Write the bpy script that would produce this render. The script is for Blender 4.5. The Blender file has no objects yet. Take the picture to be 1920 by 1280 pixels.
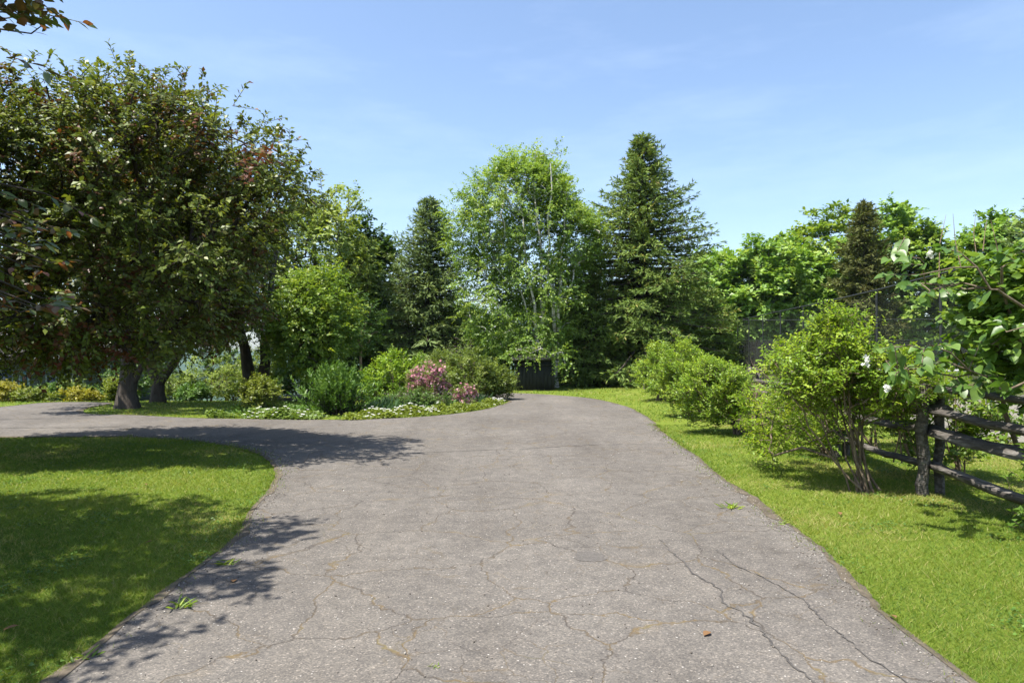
import bpy, math, random
import numpy as np
from mathutils import Vector

# ------------------------------------------------------------------ camera, sky, sun, exposure
sc = bpy.context.scene
COL = sc.collection
CAM_H, FPX, HOR = 1.6, 1280.0, 660.0
cam_d = bpy.data.cameras.new('camera')
cam = bpy.data.objects.new('camera', cam_d); COL.objects.link(cam)
cam.location = (0, 0, CAM_H)
cam.rotation_euler = (math.radians(90) + math.atan((HOR - 640) / FPX), 0, 0)
cam_d.sensor_width = 36.0; cam_d.lens = 24.0
cam_d.clip_start = 0.05; cam_d.clip_end = 9000
sc.camera = cam

SUN_TO = Vector((-0.345, -0.18, 1.0)).normalized()
sun_el = math.asin(SUN_TO.z); sun_az = math.atan2(SUN_TO.x, SUN_TO.y)
world = bpy.data.worlds.new('World'); sc.world = world; world.use_nodes = True
wn, wl = world.node_tree.nodes, world.node_tree.links
wn.clear()
w_out = wn.new('ShaderNodeOutputWorld'); w_bg = wn.new('ShaderNodeBackground')
sky = wn.new('ShaderNodeTexSky'); sky.sky_type = 'NISHITA'; sky.sun_disc = False
sky.sun_elevation = sun_el; sky.sun_rotation = sun_az
sky.altitude = 200; sky.air_density = 1.0; sky.dust_density = 1.5; sky.ozone_density = 1.8
# thin cirrus wisps, laid out by direction on the dome
w_tc = wn.new('ShaderNodeTexCoord'); w_map = wn.new('ShaderNodeMapping')
w_map.inputs['Scale'].default_value = (1.6, 1.6, 7.0); w_map.inputs['Rotation'].default_value = (0.25, 0.5, 0.3)
w_no = wn.new('ShaderNodeTexNoise'); w_no.inputs['Scale'].default_value = 1.7; w_no.inputs['Detail'].default_value = 7; w_no.inputs['Roughness'].default_value = 0.62
w_cr = wn.new('ShaderNodeValToRGB'); w_cr.color_ramp.elements[0].position = 0.50; w_cr.color_ramp.elements[1].position = 0.9
w_cr.color_ramp.elements[1].color = (0.09, 0.09, 0.09, 1)
w_mx = wn.new('ShaderNodeMixRGB'); w_mx.inputs['Color2'].default_value = (9.0, 9.6, 10.5, 1)
wl.new(w_tc.outputs['Generated'], w_map.inputs['Vector']); wl.new(w_map.outputs['Vector'], w_no.inputs['Vector'])
wl.new(w_no.outputs['Fac'], w_cr.inputs['Fac']); wl.new(w_cr.outputs['Color'], w_mx.inputs['Fac'])
wl.new(sky.outputs['Color'], w_mx.inputs['Color1']); wl.new(w_mx.outputs['Color'], w_bg.inputs['Color'])
w_bg.inputs['Strength'].default_value = 0.12
wl.new(w_bg.outputs['Background'], w_out.inputs['Surface'])

sun_d = bpy.data.lights.new('sun', 'SUN'); sun_d.energy = 5.0; sun_d.angle = math.radians(0.53); sun_d.color = (1.0, 0.955, 0.88)
sun = bpy.data.objects.new('sun', sun_d); COL.objects.link(sun)
sun.rotation_euler = SUN_TO.to_track_quat('Z', 'Y').to_euler(); sun.location = (-40, 30, 100)

vs = sc.view_settings
vs.view_transform = 'Standard'; vs.look = 'None'; vs.exposure = 1.12; vs.gamma = 1.0; vs.use_curve_mapping = False
cy = sc.cycles
cy.max_bounces = 7; cy.diffuse_bounces = 4; cy.glossy_bounces = 2; cy.transmission_bounces = 4; cy.transparent_max_bounces = 12
cy.volume_bounces = 0; cy.caustics_reflective = False; cy.caustics_refractive = False; cy.sample_clamp_indirect = 6.0

# ------------------------------------------------------------------ helpers
def X(px, d): return (px - 960.0) / FPX * d
def Z(py, d): return CAM_H + (HOR - py) / FPX * d

def tag(o, label=None, cat=None, group=None, kind=None):
    if label: o['label'] = label
    if cat: o['category'] = cat
    if group: o['group'] = group
    if kind: o['kind'] = kind
    return o

def empty(name, loc, label, cat, group=None):
    o = bpy.data.objects.new(name, None); COL.objects.link(o)
    o.location = loc; o.empty_display_size = 0.2
    return tag(o, label, cat, group)

def link(name, me, parent=None, loc=None):
    o = bpy.data.objects.new(name, me); COL.objects.link(o)
    if loc is not None: o.location = loc
    if parent is not None: o.parent = parent
    return o

def mesh_np(name, V, F, mat=None, rnd=None, smooth=False, off=None):
    """V (n,3) array; F a list of index arrays, each (m,3) or (m,4)."""
    V = np.asarray(V, dtype=np.float32)
    if off is not None: V = V - np.asarray(off, dtype=np.float32)
    F = [np.asarray(f, dtype=np.int32) for f in F if len(f)]
    me = bpy.data.meshes.new(name)
    nl = sum(f.size for f in F); nf = sum(len(f) for f in F)
    me.vertices.add(len(V)); me.vertices.foreach_set('co', V.ravel())
    me.loops.add(nl); me.loops.foreach_set('vertex_index', np.concatenate([f.ravel() for f in F]))
    me.polygons.add(nf)
    tot = np.concatenate([np.full(len(f), f.shape[1], np.int32) for f in F])
    st = np.concatenate([[0], np.cumsum(tot)[:-1]]).astype(np.int32)
    me.polygons.foreach_set('loop_start', st)
    if smooth: me.polygons.foreach_set('use_smooth', np.ones(nf, bool))
    me.update(calc_edges=True)
    if rnd is not None:
        a = me.attributes.new('rnd', 'FLOAT', 'POINT'); a.data.foreach_set('value', np.asarray(rnd, np.float32))
    if mat: me.materials.append(mat)
    return me

def nrm(v): return v / np.maximum(np.linalg.norm(v, axis=-1, keepdims=True), 1e-9)
def rsph(rng, n): return nrm(rng.normal(size=(n, 3)))

def leaf_geo(P, D, N, L, W, rnd, shape=4):
    """leaf blades: P base, D axis, N normal. shape 4 = folded rhomb, 6 = ovate with midrib"""
    n = len(P); L = np.broadcast_to(L, (n,))[:, None]; W = np.broadcast_to(W, (n,))[:, None]
    D = nrm(D); S = nrm(np.cross(D, N)); U = np.cross(S, D)
    i = np.arange(n)
    if shape == 4:
        V = np.stack([P, P + D*L*0.45 + S*W*0.5 + U*W*0.16, P + D*L - U*L*0.08, P + D*L*0.45 - S*W*0.5 + U*W*0.16], 1).reshape(-1, 3)
        F = [np.stack([4*i, 4*i+1, 4*i+2, 4*i+3], 1)]
        return V, F, np.repeat(rnd, 4)
    V = np.stack([P, P + D*L*0.30 + S*W*0.5 + U*W*0.14, P + D*L*0.68 + S*W*0.36 + U*W*0.08, P + D*L - U*L*0.10,
                  P + D*L*0.68 - S*W*0.36 + U*W*0.08, P + D*L*0.30 - S*W*0.5 + U*W*0.14], 1).reshape(-1, 3)
    F = [np.concatenate([np.stack([6*i, 6*i+1, 6*i+2, 6*i+3], 1), np.stack([6*i, 6*i+3, 6*i+4, 6*i+5], 1)])]
    return V, F, np.repeat(rnd, 6)

def tubes(A, B, ra, rb, sides=6):
    """frustums from A to B; returns V, F"""
    n = len(A); T = nrm(B - A)
    ref = np.where(np.abs(T[:, 2:3]) > 0.9, np.array([[1., 0, 0]]), np.array([[0, 0, 1.]]))
    S = nrm(np.cross(T, ref)); U = np.cross(S, T)
    a = np.arange(sides) * 2*np.pi/sides
    ring = S[:, None, :]*np.cos(a)[None, :, None] + U[:, None, :]*np.sin(a)[None, :, None]
    V = np.concatenate([A[:, None, :] + ring*np.reshape(ra, (-1, 1, 1)), B[:, None, :] + ring*np.reshape(rb, (-1, 1, 1))], 1).reshape(-1, 3)
    base = (np.arange(n) * 2*sides)[:, None]; j = np.arange(sides)[None, :]; k = (j+1) % sides
    F = np.stack([base+j, base+k, base+sides+k, base+sides+j], -1).reshape(-1, 4)
    return V, F

def join_geo(parts):
    Vs, Fs, o = [], [], 0
    for V, F in parts:
        Vs.append(V)
        for f in (F if isinstance(F, list) else [F]): Fs.append(f + o)
        o += len(V)
    q = [f for f in Fs if f.shape[1] == 4]; t = [f for f in Fs if f.shape[1] == 3]
    out = []
    if q: out.append(np.concatenate(q))
    if t: out.append(np.concatenate(t))
    return np.concatenate(Vs), out

# ------------------------------------------------------------------ materials
def nmat(name):
    m = bpy.data.materials.new(name); m.use_nodes = True
    nt = m.node_tree; nt.nodes.clear()
    out = nt.nodes.new('ShaderNodeOutputMaterial')
    return m, nt.nodes, nt.links, out

def ramp(n, stops):
    r = n.new('ShaderNodeValToRGB'); e = r.color_ramp.elements
    while len(e) < len(stops): e.new(0.5)
    for k, (p, c) in enumerate(stops):
        e[k].position = p; e[k].color = (c[0], c[1], c[2], 1)
    return r

def mat_leaf(name, stops, trans=0.38, rough=0.45, spec=0.35, tint=(1.25, 1.2, 0.55)):
    m, n, l, out = nmat(name)
    at = n.new('ShaderNodeAttribute'); at.attribute_name = 'rnd'
    r = ramp(n, stops); l.new(at.outputs['Fac'], r.inputs['Fac'])
    b = n.new('ShaderNodeBsdfPrincipled'); b.inputs['Roughness'].default_value = rough
    b.inputs['Specular IOR Level'].default_value = spec
    l.new(r.outputs['Color'], b.inputs['Base Color'])
    t = n.new('ShaderNodeBsdfTranslucent')
    tm = n.new('ShaderNodeMixRGB'); tm.blend_type = 'MULTIPLY'; tm.inputs['Fac'].default_value = 1; tm.inputs['Color2'].default_value = (*tint, 1)
    l.new(r.outputs['Color'], tm.inputs['Color1']); l.new(tm.outputs['Color'], t.inputs['Color'])
    mx = n.new('ShaderNodeMixShader'); mx.inputs['Fac'].default_value = trans
    l.new(b.outputs['BSDF'], mx.inputs[1]); l.new(t.outputs['BSDF'], mx.inputs[2]); l.new(mx.outputs['Shader'], out.inputs['Surface'])
    return m

def mat_noise(name, stops, scale=8, detail=6, rough=0.85, bump=0.3, stretch=(1, 1, 1), bscale=None, spec=0.2):
    m, n, l, out = nmat(name)
    tc = n.new('ShaderNodeTexCoord'); mp = n.new('ShaderNodeMapping'); mp.inputs['Scale'].default_value = stretch
    l.new(tc.outputs['Object'], mp.inputs['Vector'])
    no = n.new('ShaderNodeTexNoise'); no.inputs['Scale'].default_value = scale; no.inputs['Detail'].default_value = detail; no.inputs['Roughness'].default_value = 0.65
    l.new(mp.outputs['Vector'], no.inputs['Vector'])
    r = ramp(n, stops); l.new(no.outputs['Fac'], r.inputs['Fac'])
    b = n.new('ShaderNodeBsdfPrincipled'); b.inputs['Roughness'].default_value = rough; b.inputs['Specular IOR Level'].default_value = spec
    l.new(r.outputs['Color'], b.inputs['Base Color'])
    if bump:
        n2 = n.new('ShaderNodeTexNoise'); n2.inputs['Scale'].default_value = bscale or scale*2; n2.inputs['Detail'].default_value = 8
        l.new(mp.outputs['Vector'], n2.inputs['Vector'])
        bp = n.new('ShaderNodeBump'); bp.inputs['Strength'].default_value = bump; bp.inputs['Distance'].default_value = 0.03
        l.new(n2.outputs['Fac'], bp.inputs['Height']); l.new(bp.outputs['Normal'], b.inputs['Normal'])
    l.new(b.outputs['BSDF'], out.inputs['Surface'])
    return m

M = {}
M['crab'] = mat_leaf('leaf_crabapple', [(0, (0.131, 0.043, 0.022)), (0.16, (0.131, 0.078, 0.023)), (0.3, (0.092, 0.113, 0.022)), (0.75, (0.131, 0.182, 0.031)), (1, (0.228, 0.252, 0.037))], 0.30)
M['crab_red'] = mat_leaf('leaf_copper', [(0, (0.192, 0.054, 0.036)), (0.45, (0.132, 0.090, 0.036)), (0.6, (0.090, 0.120, 0.036)), (1, (0.144, 0.186, 0.048))], 0.16)
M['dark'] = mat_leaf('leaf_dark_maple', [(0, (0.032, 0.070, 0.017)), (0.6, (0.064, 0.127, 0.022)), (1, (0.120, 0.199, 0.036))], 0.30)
M['pale'] = mat_leaf('leaf_pale_maple', [(0, (0.126, 0.186, 0.042)), (0.6, (0.217, 0.293, 0.062)), (1, (0.319, 0.373, 0.088))], 0.40)
M['bright'] = mat_leaf('leaf_bright_tree', [(0, (0.086, 0.156, 0.022)), (0.5, (0.162, 0.258, 0.032)), (1, (0.308, 0.376, 0.051))], 0.40)
M['birch'] = mat_leaf('leaf_birch', [(0, (0.113, 0.196, 0.039)), (0.6, (0.205, 0.313, 0.056)), (1, (0.320, 0.409, 0.093))], 0.42)
M['spruce'] = mat_leaf('needle_spruce', [(0, (0.144, 0.126, 0.035)), (0.12, (0.092, 0.143, 0.035)), (0.6, (0.144, 0.214, 0.045)), (0.88, (0.227, 0.289, 0.065)), (1, (0.266, 0.221, 0.060))], 0.2, 0.55, 0.12)
M['brownspruce'] = mat_leaf('needle_brown_spruce', [(0, (0.084, 0.075, 0.025)), (0.5, (0.104, 0.120, 0.035)), (1, (0.139, 0.158, 0.046))], 0.2, 0.6, 0.12)
M['pine'] = mat_leaf('needle_pine', [(0, (0.096, 0.146, 0.052)), (0.6, (0.163, 0.226, 0.078)), (1, (0.260, 0.320, 0.102))], 0.2, 0.5, 0.12)
M['hedge'] = mat_leaf('leaf_far_trees', [(0, (0.109, 0.212, 0.030)), (0.6, (0.208, 0.339, 0.056)), (1, (0.370, 0.477, 0.127))], 0.36)
M['shrub'] = mat_leaf('leaf_roadside_shrub', [(0, (0.105, 0.197, 0.019)), (0.5, (0.203, 0.323, 0.030)), (1, (0.352, 0.456, 0.047))], 0.42)
M['olive'] = mat_leaf('leaf_garden_shrub', [(0, (0.087, 0.126, 0.027)), (0.6, (0.150, 0.211, 0.040)), (1, (0.236, 0.281, 0.060))], 0.36)
M['yew'] = mat_leaf('leaf_yew', [(0, (0.047, 0.106, 0.017)), (0.6, (0.094, 0.183, 0.027)), (1, (0.157, 0.259, 0.042))], 0.28)
M['lime'] = mat_leaf('leaf_lime', [(0, (0.093, 0.136, 0.015)), (0.5, (0.162, 0.212, 0.025)), (1, (0.255, 0.289, 0.043))], 0.40)
M['gold'] = mat_leaf('leaf_gold', [(0, (0.170, 0.170, 0.017)), (0.5, (0.289, 0.272, 0.025)), (1, (0.391, 0.357, 0.051))], 0.35)
M['hosta'] = mat_leaf('leaf_groundcover', [(0, (0.076, 0.136, 0.025)), (0.5, (0.145, 0.221, 0.043)), (1, (0.238, 0.306, 0.085))], 0.35)
M['lily'] = mat_leaf('leaf_strap', [(0, (0.04, 0.09, 0.04)), (0.6, (0.07, 0.14, 0.06)), (1, (0.12, 0.19, 0.09))], 0.3)
M['lilac'] = mat_leaf('leaf_lilac', [(0, (0.083, 0.159, 0.021)), (0.5, (0.133, 0.227, 0.033)), (1, (0.216, 0.307, 0.058))], 0.40, 0.38, 0.45)
M['pink'] = mat_leaf('petal_pink', [(0, (0.435, 0.134, 0.210)), (0.5, (0.642, 0.283, 0.372)), (1, (0.828, 0.568, 0.594))], 0.35, 0.6, 0.2, (1, 1, 1))
M['white'] = mat_leaf('petal_white', [(0, (0.630, 0.630, 0.558)), (1, (0.774, 0.774, 0.738))], 0.3, 0.6, 0.2, (1, 1, 1))
M['brownleaf'] = mat_leaf('dry_leaf', [(0, (0.20, 0.11, 0.05)), (1, (0.36, 0.22, 0.11))], 0.2, 0.7, 0.2, (1, 1, 1))
M['grass'] = mat_leaf('grass_blades', [(0, (0.060, 0.125, 0.012)), (0.42, (0.140, 0.222, 0.022)), (0.75, (0.205, 0.265, 0.038)), (0.93, (0.26, 0.28, 0.06)), (1, (0.38, 0.33, 0.14))], 0.40, 0.55, 0.25)
M['bark'] = mat_noise('bark_dark', [(0.3, (0.030, 0.024, 0.019)), (0.7, (0.088, 0.072, 0.058))], 9, 8, 0.9, 0.9, (1, 1, 0.22))
M['bark_red'] = mat_noise('bark_brown', [(0.3, (0.07, 0.05, 0.035)), (0.7, (0.22, 0.17, 0.12))], 14, 8, 0.9, 0.7, (1, 1, 0.3))
M['bark_dead'] = mat_noise('bark_dead', [(0.3, (0.16, 0.11, 0.07)), (0.7, (0.34, 0.25, 0.17))], 20, 6, 0.9, 0.4)
def mat_birch():
    m, n, l, out = nmat('bark_birch')
    tc = n.new('ShaderNodeTexCoord'); mp = n.new('ShaderNodeMapping'); mp.inputs['Scale'].default_value = (1, 1, 4.5)
    l.new(tc.outputs['Object'], mp.inputs['Vector'])
    no = n.new('ShaderNodeTexNoise'); no.inputs['Scale'].default_value = 3.5; no.inputs['Detail'].default_value = 5
    l.new(mp.outputs['Vector'], no.inputs['Vector'])
    r = ramp(n, [(0.36, (0.06, 0.055, 0.05)), (0.45, (0.48, 0.45, 0.40)), (0.7, (0.68, 0.65, 0.60))]); l.new(no.outputs['Fac'], r.inputs['Fac'])
    b = n.new('ShaderNodeBsdfPrincipled'); b.inputs['Roughness'].default_value = 0.7
    l.new(r.outputs['Color'], b.inputs['Base Color']); l.new(b.outputs['BSDF'], out.inputs['Surface'])
    return m
M['bark_birch'] = mat_birch()

# ------------------------------------------------------------------ terrain and driveway
def sstep(a, b, x):
    t = np.clip((x - a) / (b - a), 0, 1); return t*t*(3 - 2*t)

def hgt(x, y):
    x = np.asarray(x, float); y = np.asarray(y, float)
    z = -0.068 * np.maximum(0, y - 21.5) * sstep(3.0, 11.0, -x)          # lawn falls away toward the house
    z = z - 0.10 * np.maximum(0, y - 46) * sstep(-2, 10, -x + 4) - 0.05*np.maximum(0, y - 75)
    z = z + 0.012 * np.maximum(0, y - 18) * sstep(3.4, 8.0, x)           # and rises a little under the spruces
    z = z + 0.025 * np.sin(x*0.9 + 1.3) * np.sin(y*0.7) * sstep(2.4, 5.0, np.abs(x + 0.2)) * sstep(30, 20, y)*0.6
    return np.maximum(z, -70)

def hz(x, y): return float(hgt(x, y))

DRIVE = [(2.0, -3), (2.2, 3.3), (2.37, 4.76), (2.52, 6.2), (2.69, 9.3), (2.99, 13.65), (3.28, 17), (3.28, 20.3), (2.75, 23.2), (1.5, 25.3), (0, 26.4),
         (-2, 26.9), (-5, 26.6), (-8, 25.6), (-8, 23.2), (-5, 24.0), (-2.2, 24.2), (-0.7, 23.4), (-0.12, 22.2), (-0.25, 21.0), (-0.87, 18.6), (-2.1, 16.8), (-3.9, 16.0),
         (-7.2, 16.3), (-9.6, 17.2), (-11.0, 17.6), (-12.1, 19.4), (-12.6, 21.4), (-14.6, 21.4), (-14.9, 19.2), (-17, 18.1), (-30, 17.4), (-30, 12.5),
         (-9.6, 12.8), (-7.1, 12.8), (-5.25, 12.0), (-4.0, 10.8), (-3.2, 9.3), (-2.73, 7.6), (-2.36, 5.85), (-2.29, 4.65), (-2.2, 3.3), (-2.2, -3)]
def refine(poly, step=0.12, amp=0.022, seed=3):
    rng = np.random.default_rng(seed); P = np.array(poly, float); out = []
    n = len(P)
    for i in range(n):                                                    # Catmull-Rom through the outline, then a ragged edge
        p0, p1, p2, p3 = P[i-1], P[i], P[(i+1) % n], P[(i+2) % n]
        k = max(2, int(np.linalg.norm(p2-p1)/step)); t = np.linspace(0, 1, k, endpoint=False)[:, None]
        if np.linalg.norm(p2-p1) > 9 or p1[1] < 0 or p2[1] < 0: q = p1 + (p2-p1)*t
        else: q = 0.5*((2*p1) + (p2-p0)*t + (2*p0-5*p1+4*p2-p3)*t*t + (3*p1-p0-3*p2+p3)*t**3)
        out.append(q)
    Q = np.concatenate(out); w = rng.normal(size=len(Q)); w2 = rng.normal(size=len(Q)//8 + 2)
    w2 = np.interp(np.arange(len(Q))/8.0, np.arange(len(w2)), w2)
    d = np.roll(Q, -1, 0) - np.roll(Q, 1, 0); nn = nrm(np.stack([d[:, 1], -d[:, 0]], 1))
    return Q + nn * (w*0.35 + w2)[:, None]*amp
DRV = refine(DRIVE)
def inside(poly, x, y):
    x = np.asarray(x); y = np.asarray(y); r = np.zeros(x.shape, bool)
    px, py = poly[:, 0], poly[:, 1]; qx, qy = np.roll(px, -1), np.roll(py, -1)
    for a, b, c, d in zip(px, py, qx, qy):
        if b == d: continue
        r ^= ((b > y) != (d > y)) & (x < (c-a)*(y-b)/(d-b) + a)
    return r
DRV_LO = DRV[::3]

def grid_axis(lims): return np.unique(np.concatenate([np.arange(a, b, s) for a, b, s in lims]))
gx = grid_axis([(-900, -100, 50), (-100, -30, 5), (-30, 30, 0.5), (30, 100, 5), (100, 901, 50)])
gy = grid_axis([(-40, -4, 4), (-4, 50, 0.5), (50, 100, 5), (100, 1001, 50)])
GX, GY = np.meshgrid(gx, gy); GZ = hgt(GX, GY)
nx, ny = len(gx), len(gy); ii = (np.arange(ny-1)[:, None]*nx + np.arange(nx-1)[None, :]).ravel()

def mat_lawn():
    m, n, l, out = nmat('lawn')
    tc = n.new('ShaderNodeTexCoord')
    n1 = n.new('ShaderNodeTexNoise'); n1.inputs['Scale'].default_value = 0.55; n1.inputs['Detail'].default_value = 5
    n2 = n.new('ShaderNodeTexNoise'); n2.inputs['Scale'].default_value = 28; n2.inputs['Detail'].default_value = 6; n2.inputs['Roughness'].default_value = 0.75
    for q in (n1, n2): l.new(tc.outputs['Object'], q.inputs['Vector'])
    r1 = ramp(n, [(0.3, (0.110, 0.155, 0.020)), (0.6, (0.150, 0.195, 0.030)), (0.78, (0.20, 0.20, 0.06))]); l.new(n1.outputs['Fac'], r1.inputs['Fac'])
    r2 = ramp(n, [(0.3, (0.6, 0.6, 0.5)), (0.7, (1.2, 1.2, 1.1))]); l.new(n2.outputs['Fac'], r2.inputs['Fac'])
    mx = n.new('ShaderNodeMixRGB'); mx.blend_type = 'MULTIPLY'; mx.inputs['Fac'].default_value = 1
    l.new(r1.outputs['Color'], mx.inputs['Color1']); l.new(r2.outputs['Color'], mx.inputs['Color2'])
    b = n.new('ShaderNodeBsdfPrincipled'); b.inputs['Roughness'].default_value = 0.9; b.inputs['Specular IOR Level'].default_value = 0.1
    bp = n.new('ShaderNodeBump'); bp.inputs['Strength'].default_value = 0.8; bp.inputs['Distance'].default_value = 0.04
    l.new(n2.outputs['Fac'], bp.inputs['Height']); l.new(bp.outputs['Normal'], b.inputs['Normal'])
    l.new(mx.outputs['Color'], b.inputs['Base Color']); l.new(b.outputs['BSDF'], out.inputs['Surface'])
    return m
M['lawn'] = mat_lawn()
M['forest'] = mat_noise('far_forest', [(0.3, (0.018, 0.040, 0.018)), (0.7, (0.042, 0.072, 0.028))], 0.03, 8, 0.95, 0)
gnd = link('ground', mesh_np('ground', np.stack([GX.ravel(), GY.ravel(), GZ.ravel()], 1), [np.stack([ii, ii+1, ii+nx+1, ii+nx], 1)], M['lawn'], smooth=True))
gnd.data.materials.append(M['forest'])
far_f = np.array([(p.center.y > 62 or abs(p.center.x) > 75) for p in gnd.data.polygons], np.int32); gnd.data.polygons.foreach_set('material_index', far_f)
tag(gnd, kind='structure')

def mat_asphalt():
    m, n, l, out = nmat('asphalt')
    tc = n.new('ShaderNodeTexCoord'); P = tc.outputs['Object']
    def noise(s, d=4, rg=0.6, vec=None):
        q = n.new('ShaderNodeTexNoise'); q.inputs['Scale'].default_value = s; q.inputs['Detail'].default_value = d; q.inputs['Roughness'].default_value = rg
        l.new(vec or P, q.inputs['Vector']); return q
    def mix(a, b, fac, mode='MIX'):
        x = n.new('ShaderNodeMixRGB'); x.blend_type = mode
        for s, v in ((0, fac), (1, a), (2, b)):
            if hasattr(v, 'is_output'): l.new(v, x.inputs[s])
            elif isinstance(v, tuple): x.inputs[s].default_value = (*v, 1)
            else: x.inputs[s].default_value = v
        return x.outputs['Color']
    def math_(op, a, b=None, c=None):
        x = n.new('ShaderNodeMath'); x.operation = op
        for s, v in enumerate((a, b, c)):
            if v is None: continue
            if hasattr(v, 'is_output'): l.new(v, x.inputs[s])
            else: x.inputs[s].default_value = v
        return x.outputs[0]
    # worn binder with broad tone patches
    big = noise(0.35, 5); r0 = ramp(n, [(0.3, (0.106, 0.098, 0.089)), (0.55, (0.131, 0.122, 0.111)), (0.75, (0.154, 0.144, 0.131))]); l.new(big.outputs['Fac'], r0.inputs['Fac'])
    col = r0.outputs['Color']
    med = noise(6, 6, 0.7); r1 = ramp(n, [(0.3, (0.78, 0.78, 0.78)), (0.7, (1.15, 1.14, 1.12))]); l.new(med.outputs['Fac'], r1.inputs['Fac'])
    col = mix(col, r1.outputs['Color'], 1.0, 'MULTIPLY')
    smp = n.new('ShaderNodeMapping'); smp.inputs['Scale'].default_value = (1.0, 0.16, 1.0); l.new(P, smp.inputs['Vector'])
    wear = noise(0.9, 5, 0.65, smp.outputs['Vector']); rw = ramp(n, [(0.32, (0.84, 0.83, 0.82)), (0.5, (1.0, 1.0, 1.0)), (0.68, (1.12, 1.11, 1.09))]); l.new(wear.outputs['Fac'], rw.inputs['Fac'])
    col = mix(col, rw.outputs['Color'], 1.0, 'MULTIPLY')
    # aggregate: stone cells of their own tone, some nearly white
    vo = n.new('ShaderNodeTexVoronoi'); vo.inputs['Scale'].default_value = 120; l.new(P, vo.inputs['Vector'])
    sepc = n.new('ShaderNodeSeparateColor'); l.new(vo.outputs['Color'], sepc.inputs['Color'])
    rs = ramp(n, [(0.0, (0.60, 0.60, 0.61)), (0.5, (0.95, 0.93, 0.92)), (0.90, (1.22, 1.18, 1.12)), (0.96, (1.6, 1.53, 1.45)), (1.0, (2.1, 2.0, 1.9))]); l.new(sepc.outputs[0], rs.inputs['Fac'])
    col = mix(col, rs.outputs['Color'], 0.8, 'MULTIPLY')
    vo2 = n.new('ShaderNodeTexVoronoi'); vo2.inputs['Scale'].default_value = 42; l.new(P, vo2.inputs['Vector'])
    sep2 = n.new('ShaderNodeSeparateColor'); l.new(vo2.outputs['Color'], sep2.inputs['Color'])
    st = math_('MULTIPLY', math_('GREATER_THAN', sep2.outputs[1], 0.95), math_('LESS_THAN', vo2.outputs['Distance'], 0.22))
    col = mix(col, (0.34, 0.32, 0.29), st)
    # fine crack web, warped, filled with ochre moss and dirt here and there
    warp = noise(1.3, 5); wv = n.new('ShaderNodeVectorMath'); wv.operation = 'MULTIPLY_ADD'
    l.new(warp.outputs['Color'], wv.inputs[0]); wv.inputs[1].default_value = (0.55, 0.55, 0); l.new(P, wv.inputs[2])
    fw = noise(9, 3); wv2 = n.new('ShaderNodeVectorMath'); wv2.operation = 'MULTIPLY_ADD'
    l.new(fw.outputs['Color'], wv2.inputs[0]); wv2.inputs[1].default_value = (0.09, 0.09, 0); l.new(wv.outputs[0], wv2.inputs[2])
    def cracks(scale, width, vec):
        c = n.new('ShaderNodeTexVoronoi'); c.feature = 'DISTANCE_TO_EDGE'; c.inputs['Scale'].default_value = scale; l.new(vec, c.inputs['Vector'])
        mr = n.new('ShaderNodeMapRange'); mr.inputs['From Min'].default_value = 0; mr.inputs['From Max'].default_value = width
        mr.inputs['To Min'].default_value = 1; mr.inputs['To Max'].default_value = 0; l.new(c.outputs['Distance'], mr.inputs['Value']); return mr.outputs[0]
    c1 = cracks(1.1, 0.009, wv2.outputs[0]); c2 = cracks(3.6, 0.020, wv2.outputs[0])
    cm = noise(0.5, 3); gate = n.new('ShaderNodeMapRange'); gate.inputs['From Min'].default_value = 0.42; gate.inputs['From Max'].default_value = 0.62; l.new(cm.outputs['Fac'], gate.inputs['Value'])
    cr = math_('MAXIMUM', math_('MULTIPLY', c1, 0.85), math_('MULTIPLY', math_('MULTIPLY', c2, gate.outputs[0]), 0.7))
    moss = noise(2.2, 4); rm = ramp(n, [(0.42, (0.055, 0.048, 0.042)), (0.58, (0.125, 0.088, 0.040)), (0.72, (0.105, 0.105, 0.04))]); l.new(moss.outputs['Fac'], rm.inputs['Fac'])
    col = mix(col, rm.outputs['Color'], cr)
    # ochre stain halo along cracks
    c3 = cracks(1.1, 0.07, wv2.outputs[0]); ms2 = noise(1.1, 5, 0.7); g2 = n.new('ShaderNodeMapRange'); g2.inputs['From Min'].default_value = 0.55; g2.inputs['From Max'].default_value = 0.72; l.new(ms2.outputs['Fac'], g2.inputs['Value'])
    col = mix(col, (0.185, 0.135, 0.068), math_('MULTIPLY', math_('MULTIPLY', c3, g2.outputs[0]), 0.35))
    # sandy scatter
    sn = noise(3.2, 7, 0.75); g3 = n.new('ShaderNodeMapRange'); g3.inputs['From Min'].default_value = 0.66; g3.inputs['From Max'].default_value = 0.78; l.new(sn.outputs['Fac'], g3.inputs['Value'])
    col = mix(col, (0.21, 0.165, 0.10), math_('MULTIPLY', g3.outputs[0], 0.6))
    b = n.new('ShaderNodeBsdfPrincipled'); b.inputs['Roughness'].default_value = 0.88; b.inputs['Specular IOR Level'].default_value = 0.1
    l.new(col, b.inputs['Base Color'])
    hsum = math_('SUBTRACT', math_('MULTIPLY', sepc.outputs[0], 0.25), math_('MULTIPLY', cr, 1.2))
    bp = n.new('ShaderNodeBump'); bp.inputs['Strength'].default_value = 0.55; bp.inputs['Distance'].default_value = 0.008
    l.new(hsum, bp.inputs['Height']); l.new(bp.outputs['Normal'], b.inputs['Normal'])
    l.new(b.outputs['BSDF'], out.inputs['Surface'])
    return m
M['asphalt'] = mat_asphalt()
import bmesh
bm = bmesh.new()
vsr = [bm.verts.new((p[0], p[1], 0.022)) for p in DRV]
es = [bm.edges.new((vsr[i], vsr[(i+1) % len(vsr)])) for i in range(len(vsr))]
bmesh.ops.triangle_fill(bm, use_beauty=True, use_dissolve=False, edges=es)
for f in bm.faces:
    if f.normal.z < 0: f.normal_flip()
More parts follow.
